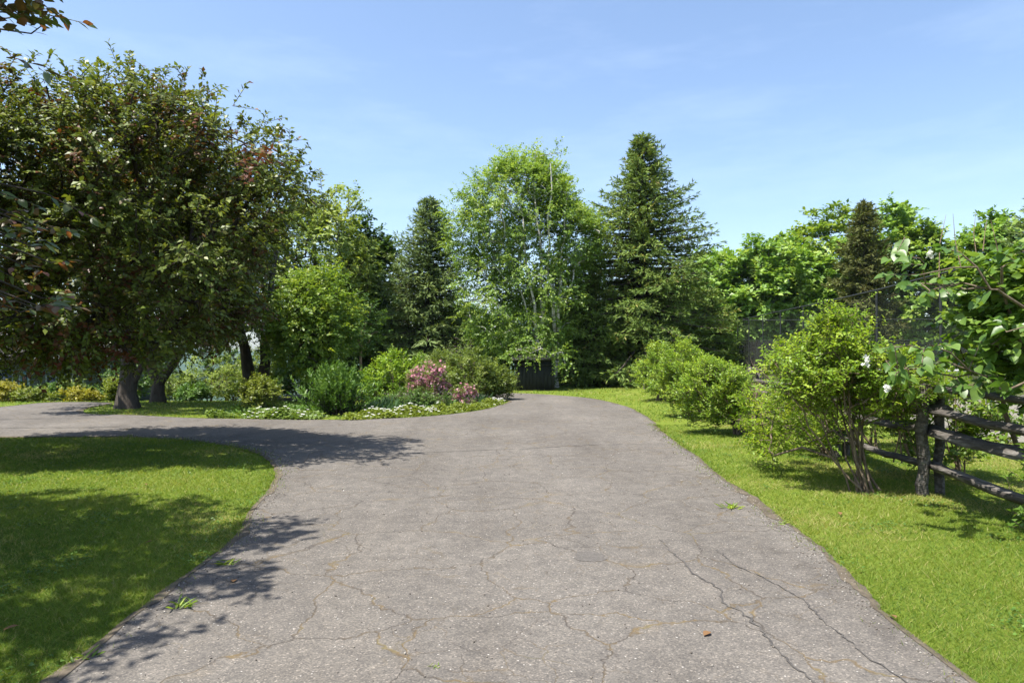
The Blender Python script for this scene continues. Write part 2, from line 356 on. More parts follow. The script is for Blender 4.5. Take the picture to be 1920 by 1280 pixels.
ex = bmesh.ops.extrude_face_region(bm, geom=list(bm.faces))                 # a real broken asphalt edge, 5 cm thick
for v in [g for g in ex['geom'] if isinstance(g, bmesh.types.BMVert)]: v.co.z = 0.022
for v in vsr: v.co.z = -0.05
me = bpy.data.meshes.new('driveway'); bm.to_mesh(me); bm.free(); me.materials.append(M['asphalt'])
drv = link('driveway', me); tag(drv, kind='structure')

# long sealed cracks and older repair patches in the asphalt, thin sheets on top of it
M['tar'] = mat_noise('crack_sealant', [(0.3, (0.045, 0.042, 0.040)), (0.6, (0.085, 0.078, 0.070)), (0.75, (0.13, 0.10, 0.05))], 7, 6, 0.75, 0.2)
def ribbon(name, pts, width, z, seed, mat):
    rng = np.random.default_rng(seed); P = np.array(pts, float)
    t = np.linspace(0, len(P)-1, len(P)*14); Q = np.stack([np.interp(t, np.arange(len(P)), P[:, k]) for k in (0, 1)], 1)
    Q += rng.normal(size=Q.shape)*0.007 + np.stack([np.interp(t, np.linspace(0, len(P), 3*len(P)), rng.normal(size=3*len(P))*0.022)]*2, 1)
    d = nrm(np.gradient(Q, axis=0)); nn = np.stack([-d[:, 1], d[:, 0]], 1)
    w = width*np.clip(0.45 + rng.normal(size=len(Q))*0.2, 0.15, 0.9)[:, None]*np.minimum(1, np.minimum(t, t[::-1])*1.5)[:, None]
    V = np.concatenate([np.c_[Q - nn*w, np.full(len(Q), z)], np.c_[Q + nn*w, np.full(len(Q), z)]])
    k = np.arange(len(Q)-1); n_ = len(Q)
    o = link(name, mesh_np(name, V, [np.stack([k, k+1, k+1+n_, k+n_], 1)], mat), drv)
    return o
for k, (pts, wd) in enumerate([([(1.22, 5.9), (1.28, 5.2), (1.36, 4.6), (1.38, 4.1), (1.40, 3.6), (1.44, 3.0), (1.5, 2.2)], 0.014),
                               ([(1.62, 5.6), (1.66, 5.1), (1.80, 4.6), (1.86, 4.1), (1.84, 3.6), (1.95, 2.8)], 0.010),
                               ([(-1.9, 10.6), (-0.9, 10.9), (0.3, 11.2), (1.2, 11.6), (2.0, 11.75), (2.75, 11.7)], 0.02),
                               ([(-9.5, 16.6), (-12, 16.0), (-16, 15.4)], 0.06), ([(-6.2, 14.9), (-9, 14.3), (-12, 14.2)], 0.04)]):
    ribbon('sealed_crack', pts, wd, 0.026 + 0.001*k, 20+k, M['tar'])

# ------------------------------------------------------------------ foliage builders
def lobed(rng, n, center, radii, shell=0.55, nl=14, amp=0.28, zmin=None):
    """points through an uneven crown volume, thicker toward the outside"""
    ld = rsph(rng, nl); la = rng.uniform(-amp, amp, nl)
    d = rsph(rng, n*2); r = np.where(rng.random(n*2) < shell, rng.uniform(0.72, 1.0, n*2), rng.random(n*2)**(1/2.2))
    g = 1 + (np.exp(5*(d @ ld.T - 1))*la[None, :]*1.6).sum(1)
    p = d*(r*g)[:, None]*np.array(radii) + np.array(center)
    if zmin is not None: p = p[p[:, 2] > zmin]
    return p[:n]

def sprigs(rng, C, axis, k, ls, nl, L, W, up=0.25, outw=0.8, droop=0.25, shape=4, spread=0.12, ldroop=0.25, clump=None, facing=0.8):
    """k leafy twigs from each clump centre C, leaves alternating along every twig"""
    n = len(C); o = nrm(C - np.array(axis)) if np.ndim(axis) == 1 else nrm(C - axis)
    d = nrm(np.repeat(o, k, 0)*outw + rsph(rng, n*k) + np.array([0, 0, up]))
    s = np.repeat(C, k, 0) + rng.normal(size=(n*k, 3))*spread
    ln = ls*rng.uniform(0.55, 1.25, n*k)
    T = np.tile((np.arange(nl) + 0.6)/nl, (n*k, 1)) + rng.uniform(-0.04, 0.04, (n*k, nl))
    pos = s[:, None, :] + d[:, None, :]*(T*ln[:, None])[..., None]
    pos[..., 2] -= droop*(T**2)*ln[:, None]
    side = nrm(np.cross(d, np.array([0, 0, 1.0]) + 0.35*rng.normal(size=(n*k, 3))))
    sg = np.where(np.arange(nl) % 2 == 0, 1.0, -1.0)[None, :, None]
    D = d[:, None, :]*0.65 + side[:, None, :]*sg*0.85 + rng.normal(size=(n*k, nl, 3))*0.28 - np.array([0, 0, ldroop])
    N = np.array([0, 0, 0.75]) + np.repeat(o, k, 0)[:, None, :]*facing + rng.normal(size=(n*k, nl, 3))*0.5
    cl = np.repeat(rng.normal(0.5, 0.2, n), k) if clump is None else np.repeat(clump, k)
    rnd = np.clip(cl[:, None] + rng.normal(size=(n*k, nl))*0.17, 0, 1)
    sz = rng.uniform(0.7, 1.2, n*k*nl)
    m = n*k*nl
    tw = (s, s + d*ln[:, None] - np.array([0, 0, 1.0])*(droop*ln)[:, None])
    return leaf_geo(pos.reshape(m, 3), D.reshape(m, 3), N.reshape(m, 3), L*sz, W*sz, rnd.ravel(), shape), tw

def grow(stems, clumps, tip=0.008, bow=0.12, pw=2.4, rng=None, rscale=1.0, sides=6):
    """stems: list of [(x,y,z,r), ...]; every clump centre is joined to the nearest earlier wood, pipe-model thickness"""
    pos, par, rmin, plen = [], [], [], []
    for st in stems:
        for k, p in enumerate(st):
            par.append(len(pos) - 1 if k else -1); pos.append(np.array(p[:3], float)); rmin.append(p[3])
            plen.append(0 if k == 0 else plen[-1] + np.linalg.norm(pos[-1] - pos[-2]))
    nst = len(pos)
    A = np.array(pos)
    dmin = np.min(np.linalg.norm(clumps[:, None, :] - A[None], axis=2), 1)
    for ci in np.argsort(dmin):
        c = clumps[ci]; A = np.array(pos); dv = c - A; dist = np.linalg.norm(dv, axis=1)
        cost = dist + 0.22*np.array(plen) + 0.5*np.maximum(0, -dv[:, 2]) + np.where(np.array(rmin) > 0.0, 0, 0.05)
        j = int(np.argmin(cost)); L = dist[j]; k = 2 if L < 1.2 else 3
        prev = j
        for q in range(1, k+1):
            t = q/k; p = pos[j] + (c - pos[j])*t + np.array([0, 0, bow*L*4*t*(1-t)*0.6])
            if q < k and rng is not None: p = p + rng.normal(size=3)*0.05*L
            par.append(prev); plen.append(plen[prev] + L/k); rmin.append(0.0); pos.append(p); prev = len(pos) - 1
    N = len(pos); pos = np.array(pos); par = np.array(par); acc = np.zeros(N); rad = np.zeros(N)
    has = np.zeros(N, bool); has[par[par >= 0]] = True
    for i in range(N-1, -1, -1):
        r = acc[i]**(1/pw) if has[i] else tip
        rad[i] = max(r*rscale if has[i] else tip, rmin[i], tip)
        if par[i] >= 0: acc[par[i]] += max(r, tip)**pw
    rad[:nst] = [rm if rm > 0 else r for rm, r in zip(rmin[:nst], rad[:nst])]
    e = np.where(par >= 0)[0]
    ra = np.minimum(rad[par[e]], rad[e]*1.5); rb = rad[e]
    st = e < nst; ra[st] = rad[par[e]][st]
    A, B = pos[par[e]], pos[e]
    ext = nrm(B-A)*np.minimum(rb, 0.03)[:, None]
    return tubes(A, B + ext, ra, rb, sides), (pos, rad, par)

def taper(pts, r0, r1, flare=1.35, n=9, wob=0.04, rng=None):
    P = np.array(pts, float); t = np.linspace(0, len(P)-1, n)
    Q = np.stack([np.interp(t, np.arange(len(P)), P[:, k]) for k in range(3)], 1)
    Q[1:-1] = (Q[:-2] + 2*Q[1:-1] + Q[2:])/4
    if rng is not None: Q[1:, :2] += rng.normal(size=(n-1, 2))*wob
    r = r0 + (r1-r0)*np.linspace(0, 1, n)**0.8; r[0] *= flare
    return [(q[0], q[1], q[2], rr) for q, rr in zip(Q, r)]

def finish(root, wood, leaves, bark, leafmat, wname='trunk', lname='crown', woodsmooth=True):
    off = np.array(root.location)
    if wood is not None: link(wname, mesh_np(wname, wood[0], wood[1] if isinstance(wood[1], list) else [wood[1]], bark, smooth=woodsmooth, off=off), root)
    if leaves is not None: link(lname, mesh_np(lname, leaves[0], leaves[1], leafmat, leaves[2], off=off), root)

def broadleaf(name, label, cat, group, base, stems, center, radii, nclump, k, ls, nl, L, W, leafmat, bark, seed, shell=0.55, amp=0.28,
              up=0.25, droop=0.25, shape=4, extra=None, zmin=None, twigs=False, tip=0.012, spread=0.15, outw=0.8, ldroop=0.25, rscale=1.0, nl_=14, keep=None, cvar=None):
    rng = np.random.default_rng(seed)
    root = empty(name, base, label, cat, group)
    C = lobed(rng, nclump, center, radii, shell, nl_, amp, zmin)
    if keep is not None: C = C[keep(C)]
    if extra is not None: C = np.concatenate([C, np.array(extra, float)])
    wood, info = grow(stems, C, tip=tip, rng=rng, rscale=rscale)
    ax = np.array(center) - np.array([0, 0, radii[2]*0.35])
    lv, tw = sprigs(rng, C, ax, k, ls, nl, L, W, up, outw, droop, shape, spread, ldroop)
    if twigs:
        tv = tubes(tw[0], tw[1], 0.006, 0.003, 3)
        wood = join_geo([wood, tv])
    finish(root, wood, lv, bark, leafmat)
    return root

def conifer(name, label, cat, group, base, height, rbot, leafmat, bark, seed, nbr=230, z0=0.6, prof=0.8, lean=0, droop=0.30, upturn=0.25,
            card=(0.26, 0.075), twn=13, cn=8, r0=0.22, top_dense=1.0, irregular=0.2, spray=1.0):
    rng = np.random.default_rng(seed); bx, by, bz = base
    root = empty(name, base, label, cat, group)
    n = 12; tz = np.linspace(0, height, n)
    tr = np.stack([bx + lean*tz/height + rng.normal(size=n)*0.03, by + rng.normal(size=n)*0.03, bz + tz], 1)
    rr = r0*(1 - tz/height)**0.9 + 0.015; rr[0] *= 1.3
    woods = [tubes(tr[:-1], tr[1:], rr[:-1], rr[1:], 8)]
    P, D, N, R = [], [], [], []
    A_, B_, RA, RB = [], [], [], []
    lob = rng.uniform(1-irregular, 1+irregular, 24)
    for b in range(nbr):
        u = (b + rng.random())/nbr; u = u**1.12                           # 0 bottom .. 1 top
        zb = z0 + (height - z0 - 0.1)*u; az = b*2.39996 + rng.normal()*0.3
        f = (1 - (zb - z0)/(height - z0))
        Lb = (rbot*(f**prof) + 0.12)*rng.uniform(0.72, 1.12)*lob[int((az % 6.283)/6.283*6) + 6*int(u*3.99)]
        o = np.array([math.cos(az), math.sin(az), 0]); s0 = np.array([np.interp(zb, tz, tr[:, 0]), by, bz + zb])
        m = 7; t = np.linspace(0, 1, m)
        slope = 0.55*(u - 0.35)                                           # top branches rise, low ones hang
        cz = slope*t - droop*(1-u*0.6)*t**1.5 + upturn*t**3*0.6
        pts = s0 + o[None]*(t*Lb)[:, None]; pts[:, 2] += cz*Lb
        rb0 = 0.012 + 0.016*Lb; rads = rb0*(1-t) + 0.004
        A_.append(pts[:-1]); B_.append(pts[1:]); RA.append(rads[:-1]); RB.append(rads[1:])
        nt = max(4, int(twn*min(1.0, 0.35 + Lb/rbot)))
        tt = np.linspace(0.16, 1.0, nt) + rng.uniform(-0.02, 0.02, nt); tt = np.clip(tt, 0.1, 1)
        tp = np.stack([np.interp(tt, t, pts[:, k]) for k in range(3)], 1)
        sd = np.where(np.arange(nt) % 2 == 0, 1.0, -1.0)[:, None]; sv = np.array([-o[1], o[0], 0])
        tl = (0.10 + 0.34*Lb*(1.05 - tt)**0.8*np.minimum(1, tt*3))*rng.uniform(0.7, 1.2, nt)*spray; tl[-1] = 0.15
        td = nrm(o[None]*0.75 + sv[None]*sd*rng.uniform(0.55, 1.0, nt)[:, None] + np.array([0, 0, -0.22 + 0.35*u]) + rng.normal(size=(nt, 3))*0.12)
        td[-1] = nrm(o + np.array([0, 0, 0.3]))
        nc = np.maximum(3, (cn*np.minimum(1.0, 0.3 + tl/0.5)).astype(int))
        ti = np.repeat(np.arange(nt), nc); q = rng.random(len(ti))
        cp = tp[ti] + td[ti]*(q*tl[ti])[:, None]; cp[:, 2] -= 0.16*(q**2)*tl[ti]
        cd = nrm(td[ti] + rng.normal(size=(len(ti), 3))*0.5 + np.array([0, 0, 0.05]))
        P.append(cp); D.append(cd); N.append(np.array([0, 0, 0.8]) + o*0.7 + rng.normal(size=(len(ti), 3))*0.6)
        R.append(np.clip(rng.normal(0.5, 0.13) + rng.normal(size=len(ti))*0.16 + 0.25*(q-0.5), 0, 1))
    # leader and top tuft
    k = 60; q = rng.random(k); P.append(np.stack([np.full(k, tr[-1, 0]), np.full(k, by), bz + height - 0.5 + q*0.55], 1))
    D.append(nrm(rng.normal(size=(k, 3))*0.7 + np.array([0, 0, 0.9]))); N.append(rsph(rng, k)); R.append(rng.uniform(0.4, 0.9, k))
    P, D, N, R = map(np.concatenate, (P, D, N, R)); sz = rng.uniform(0.7, 1.25, len(P))
    lv = leaf_geo(P, D, N, card[0]*sz, card[1]*sz, R, 4)
    woods.append(tubes(np.concatenate(A_), np.concatenate(B_), np.concatenate(RA), np.concatenate(RB), 4))
    finish(root, join_geo(woods), lv, bark, leafmat)
    return root

def shrub(name, label, cat, group, base, height, rx, ry, leafmat, seed, nclump=60, k=8, ls=0.3, nl=8, L=0.07, W=0.035, stems=6, bark='bark_red', zlow=0.08,
          lean=(0, 0), up=0.5, shell=0.6, amp=0.3, droop=0.15, shape=4, spread=0.06, outw=0.9, top=None, tip=0.006, twigs=True, ldroop=0.15, zc=0.55):
    rng = np.random.default_rng(seed); bx, by, bz = base
    root = empty(name, base, label, cat, group)
    cen = (bx + lean[0], by + lean[1], bz + height*zc)
    C = lobed(rng, nclump, cen, (rx, ry, height*(1-zc)*0.95), shell, 12, amp, bz + zlow)
    st = []
    for s in range(stems):
        a = rng.uniform(0, 6.283); r = rng.uniform(0.25, 0.75)
        st.append(taper([(bx + rng.normal()*0.07, by + rng.normal()*0.07, bz - 0.05), (bx + lean[0]*0.45 + math.cos(a)*rx*r*0.4, by + lean[1]*0.45 + math.sin(a)*ry*r*0.4, bz + height*0.33),
                         (cen[0] + math.cos(a)*rx*r*0.8, cen[1] + math.sin(a)*ry*r*0.8, bz + height*0.72)], rng.uniform(0.012, 0.022)*height**0.5, 0.006, 1.2, 6, 0.02, rng))
    wood, info = grow(st, C, tip=tip, rng=rng, sides=5)
    lv, tw = sprigs(rng, C, (cen[0], cen[1], bz + height*0.15), k, ls, nl, L, W, up, outw, droop, shape, spread, ldroop)
    if twigs: wood = join_geo([wood, tubes(tw[0], tw[1], 0.004, 0.002, 3)])
    finish(root, wood, lv, M[bark], leafmat, 'stems', 'foliage')
    return root, C

def at(px, d, dz=0.0):
    x = X(px, d); return (x, d, hz(x, d) + dz)

def proj(C): return 960 + FPX*C[:, 0]/C[:, 1], HOR - FPX*(C[:, 2]-CAM_H)/C[:, 1]
# ------------------------------------------------------------------ far hills and the air
rng = np.random.default_rng(5)
hx = np.linspace(-2600, 2600, 90); hy = np.linspace(800, 2600, 36); HX, HY = np.meshgrid(hx, hy)
HZ = -72 + 190*sstep(850, 2300, HY)*(0.62 + 0.25*np.sin(HX*0.0021 + 0.7) + 0.16*np.sin(HX*0.0052 + 2.0) + 0.07*np.sin(HX*0.013 + HY*0.01))
k = (np.arange(len(hy)-1)[:, None]*len(hx) + np.arange(len(hx)-1)[None]).ravel(); nh = len(hx)
tag(link('hills', mesh_np('hills', np.stack([HX.ravel(), HY.ravel(), HZ.ravel()], 1), [np.stack([k, k+1, k+nh+1, k+nh], 1)], M['forest'], smooth=True)), kind='structure')

bmz = bmesh.new(); bmesh.ops.create_cube(bmz, size=1.0); me = bpy.data.meshes.new('haze'); bmz.to_mesh(me); bmz.free()
hm, hn, hl, ho = nmat('haze'); pv = hn.new('ShaderNodeVolumePrincipled'); pv.inputs['Color'].default_value = (0.62, 0.82, 1.0, 1); pv.inputs['Density'].default_value = 0.0001; pv.inputs['Anisotropy'].default_value = 0.2
hl.new(pv.outputs['Volume'], ho.inputs['Volume']); me.materials.append(hm)
hzb_ = link('haze', me, None, (0, 1300, 30)); hzb_.scale = (5400, 2760, 210); tag(hzb_, kind='stuff')

# ------------------------------------------------------------------ trees
# the big crabapple leaning in from the left
rg = np.random.default_rng(11)
fb = (-10.5, 12.6, hz(-10.5, 12.6))
stF = [taper([fb[:2] + (-0.1,), (-10.0, 12.4, 1.2), (-9.0, 12.0, 2.2), (-7.9, 11.7, 3.4), (-7.3, 11.5, 5.0)], 0.24, 0.04, 1.4, 12, 0.03, rg),
       taper([(-10.05, 12.4, 1.05), (-8.8, 11.9, 1.4), (-7.4, 11.3, 1.75), (-6.2, 11.0, 2.4), (-5.2, 10.9, 3.1)], 0.13, 0.03, 1.0, 10, 0.03, rg),
       taper([(-9.5, 12.2, 1.7), (-9.8, 12.5, 3.0), (-10.0, 12.6, 4.6)], 0.11, 0.03, 1.0, 7, 0.03, rg)]
ex = [(X(250, 11.6), 11.6, Z(12+150, 11.6)), (X(275, 11.7), 11.7, Z(12+175, 11.7)), (X(300, 11.3), 11.3, Z(12+165, 11.3)), (X(400, 11.4), 11.4, Z(12+195, 11.4)), (X(430, 11.7), 11.7, Z(12+225, 11.7)),
      (X(500, 11.4), 11.4, Z(12+265, 11.4)), (X(560, 11.4), 11.4, Z(12+350, 11.4)), (X(575, 11.7), 11.7, Z(12+375, 11.7)), (X(140, 11.5), 11.5, Z(12+225, 11.5)), (X(60, 11.5), 11.5, Z(12+230, 11.5)),
      (X(180, 11.7), 11.7, Z(12+200, 11.7)), (X(345, 11.7), 11.7, Z(12+185, 11.7)), (X(470, 11.7), 11.7, Z(12+250, 11.7)), (X(590, 11.3), 11.3, Z(12+370, 11.3))]
broadleaf('crabapple_tree', 'big spreading dark crabapple with bronze tinged leaves leaning in from the left', 'tree', None, fb, stF,
          (-7.05, 11.0, 3.6), (3.4, 2.5, 2.15), 860, 10, 0.40, 12, 0.09, 0.052, M['crab'], M['bark'], 21, shell=0.62, amp=0.22, up=0.35, droop=0.2, shape=4, extra=ex, zmin=1.5, twigs=True, tip=0.012, keep=lambda C: proj(C)[0] < np.interp(proj(C)[1], [120, 200, 300, 370, 430, 560, 700], [330, 440, 530, 565, 500, 470, 460]))

# the near copper-leaved tree whose trunk stands outside the picture; its nearest leaves are single pieces
rg = np.random.default_rng(12)
eb = (-7.4, 3.7, 0.0)
stE = [taper([(-7.4, 3.7, -0.1), (-7.35, 3.7, 1.6), (-7.1, 3.7, 3.2), (-6.8, 3.7, 5.2), (-6.6, 3.7, 6.6)], 0.22, 0.04, 1.4, 11, 0.03, rg),
       taper([(-7.3, 3.7, 1.9), (-6.5, 4.2, 2.6), (-5.4, 4.8, 3.0), (-4.8, 5.2, 3.2)], 0.09, 0.02, 1.0, 8, 0.03, rg)]
exE = [(-3.75, 3.8, 5.0), (-3.55, 3.9, 4.9), (-3.85, 2.95, 4.6), (-3.75, 2.8, 4.5), (-4.3, 3.5, 5.0), (-4.6, 3.3, 5.0), (-4.4, 2.9, 4.8), (-3.75, 5.0, 4.15), (-3.85, 5.0, 4.3)]
rootE = broadleaf('copper_leaved_tree', 'near tree at the left edge with large red and green leaves', 'tree', None, eb, stE,
          (-7.8, 3.4, 4.7), (2.95, 3.0, 2.4), 780, 8, 0.42, 8, 0.12, 0.072, M['crab_red'], M['bark'], 22, shell=0.5, amp=0.2, up=0.3, droop=0.25, shape=6, extra=exE, zmin=2.4, twigs=False, keep=lambda C: (C[:, 1] < 1.0) | (proj(C)[0] < -70) | (proj(C)[1] < -150) | ((proj(C)[0] < 30) & (proj(C)[1] > 400)))

def heart_leaf(name, L, W, mat, heart=True, cup=0.18):
    bmh = bmesh.new(); ys = [0.0, 0.10, 0.28, 0.50, 0.74, 1.0]
    ws = [0.10, 0.40, 0.50, 0.43, 0.24, 0.0] if heart else [0.03, 0.22, 0.42, 0.46, 0.30, 0.0]
    mid = [bmh.verts.new((0, y*L, -0.10*L*y*y)) for y in ys]
    for s in (-1, 1):
        sd = [bmh.verts.new((s*w*W, (y - (0.09 if heart and i == 1 else 0))*L, -0.10*L*y*y + cup*w*W)) if w > 0 else mid[i] for i, (y, w) in enumerate(zip(ys, ws))]
        for i in range(5):
            vv = [mid[i], sd[i], sd[i+1], mid[i+1]]; vv = list(dict.fromkeys(vv))
            f = bmh.faces.new(vv if s > 0 else vv[::-1]); f.smooth = True
    me = bpy.data.meshes.new(name); bmh.to_mesh(me); bmh.free(); me.materials.append(mat); return me

def mat_flat_leaf(name, c, c2, trans=0.4):
    m, n, l, out = nmat(name)
    tc = n.new('ShaderNodeTexCoord'); no = n.new('ShaderNodeTexNoise'); no.inputs['Scale'].default_value = 18; no.inputs['Detail'].default_value = 4
    l.new(tc.outputs['Object'], no.inputs['Vector']); r = ramp(n, [(0.35, c), (0.65, c2)]); l.new(no.outputs['Fac'], r.inputs['Fac'])
    b = n.new('ShaderNodeBsdfPrincipled'); b.inputs['Roughness'].default_value = 0.4; l.new(r.outputs['Color'], b.inputs['Base Color'])
    t = n.new('ShaderNodeBsdfTranslucent'); tm = n.new('ShaderNodeMixRGB'); tm.blend_type = 'MULTIPLY'; tm.inputs['Fac'].default_value = 1; tm.inputs['Color2'].default_value = (1.25, 1.2, 0.55, 1)
    l.new(r.outputs['Color'], tm.inputs['Color1']); l.new(tm.outputs['Color'], t.inputs['Color'])
    mx = n.new('ShaderNodeMixShader'); mx.inputs['Fac'].default_value = trans; l.new(b.outputs['BSDF'], mx.inputs[1]); l.new(t.outputs['BSDF'], mx.inputs[2]); l.new(mx.outputs['Shader'], out.inputs['Surface'])
    return m

def place_leaves(root, P, D, N, meshes, rng, smin=0.75, smax=1.15, name='leaf'):
    off = Vector(root.location)
    for p, d, nn in zip(P, nrm(D), N):
        y = Vector(d); x = y.cross(Vector(nn)).normalized(); z = x.cross(y)
        o = bpy.data.objects.new(name, meshes[int(rng.integers(len(meshes)))]); COL.objects.link(o); o.parent = root
        s = rng.uniform(smin, smax)
        o.matrix_local = __import__('mathutils').Matrix(((x.x*s, y.x*s, z.x*s, p[0]-off.x), (x.y*s, y.y*s, z.y*s, p[1]-off.y), (x.z*s, y.z*s, z.z*s, p[2]-off.z), (0, 0, 0, 1)))

def twig_leaves(rng, starts, ends, nl, side=0.8, drop=0.35):
    P, D, N = [], [], []
    for s, e in zip(starts, ends):
        s = np.array(s); e = np.array(e); d = nrm(e-s); sv = nrm(np.cross(d, [0, 0, 1.0]))
        for q in range(nl):
            t = (q+0.7)/nl
            P.append(s + (e-s)*t); D.append(d*0.6 + sv*side*(1 if q % 2 else -1) + rng.normal(size=3)*0.25 - np.array([0, 0, drop])); N.append(np.array([0, 0, 1.0]) + rng.normal(size=3)*0.45)
        P.append(e); D.append(d - np.array([0, 0, drop*0.6])); N.append(np.array([0, 0, 1.0]) + rng.normal(size=3)*0.3)
    return np.array(P), np.array(D), np.array(N)

rg = np.random.default_rng(31)
cmesh = [heart_leaf('copper_leaf', 0.105, 0.052, mat_flat_leaf('leaf_c%d' % i, c, c2), False) for i, (c, c2) in enumerate([
    ((0.075, 0.11, 0.03), (0.10, 0.15, 0.04)), ((0.06, 0.10, 0.025), (0.11, 0.15, 0.04)), ((0.11, 0.13, 0.035), (0.16, 0.17, 0.05)), ((0.17, 0.055, 0.03), (0.22, 0.10, 0.045)), ((0.13, 0.075, 0.035), (0.17, 0.12, 0.04))])]
S, E = [], []
for q in range(30):
    d = rg.uniform(5.0, 6.6); px = rg.uniform(-60, 95); py = rg.uniform(345, 600) if q < 25 else rg.uniform(-20, 60)
    s = np.array([X(px, d), d, Z(py, d)]); S.append(s); E.append(s + np.array([rg.uniform(0.12, 0.42), rg.uniform(-0.3, 0.2), rg.uniform(-0.22, 0.14)]))
P, D, N = twig_leaves(rg, S, E, 8)
place_leaves(rootE, P, D, N, cmesh, rg, 0.7, 1.2)
for s, e in zip(S, E):
    c = np.array([-5.0, 5.2, float(s[2])*0.75 + 0.8]); m1 = (c + s)/2 + np.array([0, 0, 0.12])
    tb = tubes(np.array([c, m1, s]), np.array([m1, s, e]), np.array([0.02, 0.012, 0.006]), np.array([0.012, 0.006, 0.002]), 5)
    link('branch', mesh_np('branch', tb[0], [tb[1]], M['bark'], off=eb), rootE)

# old trees beyond the side drive
for (nm, lab, px, d, h, rx, seed, fork) in [('shade_tree', 'stout trunked dark shade tree on the far lawn beside the side drive', 240, 19.6, 8.6, 3.6, 41, 0),
                                           ('forked_shade_tree', 'low forking shade tree behind the stout trunk on far lawn', 297, 22.3, 8.0, 3.0, 42, 1),
                                           ('double_trunk_tree', 'thick double trunked tree behind the small round bush', 480, 25.0, 8.4, 2.0, 43, 2)]:
    b = at(px, d); rg = np.random.default_rng(seed); x, y, z = b
    if fork == 0:
        st = [taper([(x, y, z-0.1), (x+0.02, y, z+1.2), (x+0.1, y, z+2.4), (x+0.3, y, z+5.5)], 0.30, 0.08, 1.3, 9, 0.03, rg),
              taper([(x+0.18, y, z+0.75), (x+0.62, y-0.1, z+1.6), (x+1.5, y-0.2, z+3.2)], 0.10, 0.05, 1.0, 6, 0.02, rg), taper([(x, y, z+1.9), (x-1.2, y-0.2, z+3.4), (x-2, y, z+5)], 0.13, 0.05, 1.0, 6, 0.02, rg)]
    elif fork == 1:
        st = [taper([(x, y, z-0.1), (x, y, z+0.7), (x-0.2, y, z+1.3), (x-0.5, y, z+3), (x-0.6, y, z+5)], 0.24, 0.07, 1.2, 9, 0.03, rg),
              taper([(x+0.05, y, z+0.7), (x+0.55, y, z+1.35), (x+1.2, y, z+2.4), (x+1.7, y, z+4)], 0.17, 0.05, 1.0, 8, 0.03, rg)]
    else:
        st = [taper([(x-0.15, y, z-0.1), (x-0.2, y, z+1.2), (x-0.6, y, z+2.6), (x-0.8, y, z+5)], 0.32, 0.08, 1.2, 9, 0.03, rg),
              taper([(x+0.22, y, z-0.1), (x+0.3, y, z+1.2), (x+0.4, y, z+3), (x+0.7, y, z+5.5)], 0.27, 0.08, 1.2, 9, 0.03, rg)]
    broadleaf(nm, lab, 'tree', None, b, st, (x+(0.2 if fork < 2 else -1.7), y, z+h*0.58), (rx, rx*0.9, h*0.42), 200, 10, 0.62, 9, 0.16, 0.09, M['crab'] if fork != 1 else M['dark'], M['bark'], seed+10, amp=0.25, zmin=z+2.1, tip=0.02)

# pale and dark maples in the middle distance
def maple(nm, lab, px, d, pyt, halfpx, leafmat, seed, n=190, k=10, ls=0.75, nl=9, L=0.17, W=0.10, zlow=1.2, trunk=0.22, zmid=None, group=None, amp=0.3, up=0.35, bark='bark', cat='tree', pyb=None):
    b = at(px, d); x, y, z = b; zt = Z(pyt, d); rx = halfpx/FPX*d
    zb = z + zlow if pyb is None else Z(pyb, d); zc = (zt+zb)/2; rz = (zt-zb)/2
    rg = np.random.default_rng(seed)
    st = [taper([(x, y, z-0.15), (x+rg.normal()*0.1, y, z+(zb-z)*0.9+0.4), (x+rg.normal()*0.2, y, zc), (x+rg.normal()*0.3, y, zt-0.25*rz)], trunk, 0.04, 1.3, 9, 0.04, rg)]
    return broadleaf(nm, lab, cat, group, b, st, (x, y, zc), (rx*0.93, rx*0.85, rz*0.93), n, k, ls, nl, L, W, leafmat, M[bark], seed+1, amp=amp, up=up, zmin=zb-0.2, tip=0.018, spread=0.2, shell=0.62)
maple('silver_maple', 'tall pale green maple rising behind the leaning crabapple', 590, 33, 345, 125, M['pale'], 51, 460, 10, 0.52, 8, 0.18, 0.115, up=0.2)
maple('dark_maple', 'dark green maple beside the pine in the middle distance', 694, 35.5, 408, 62, M['dark'], 53, 300, 11, 0.5, 8, 0.19, 0.125, amp=0.3, up=0.2)
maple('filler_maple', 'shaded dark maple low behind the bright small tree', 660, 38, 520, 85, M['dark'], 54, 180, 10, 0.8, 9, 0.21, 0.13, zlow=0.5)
maple('young_bright_tree', 'small bright green round headed tree on the far lawn', 582, 23.5, 512, 86, M['bright'], 55, 270, 11, 0.42, 9, 0.125, 0.068, pyb=700, trunk=0.13, amp=0.3, up=0.2)
b = at(675, 27)
maple('slim_tree', 'slim pale stemmed young tree behind the wide feathery shrub', 675, 27, 560, 32, M['dark'], 57, 50, 9, 0.4, 8, 0.13, 0.07, pyb=665, trunk=0.06, bark='bark_dead')

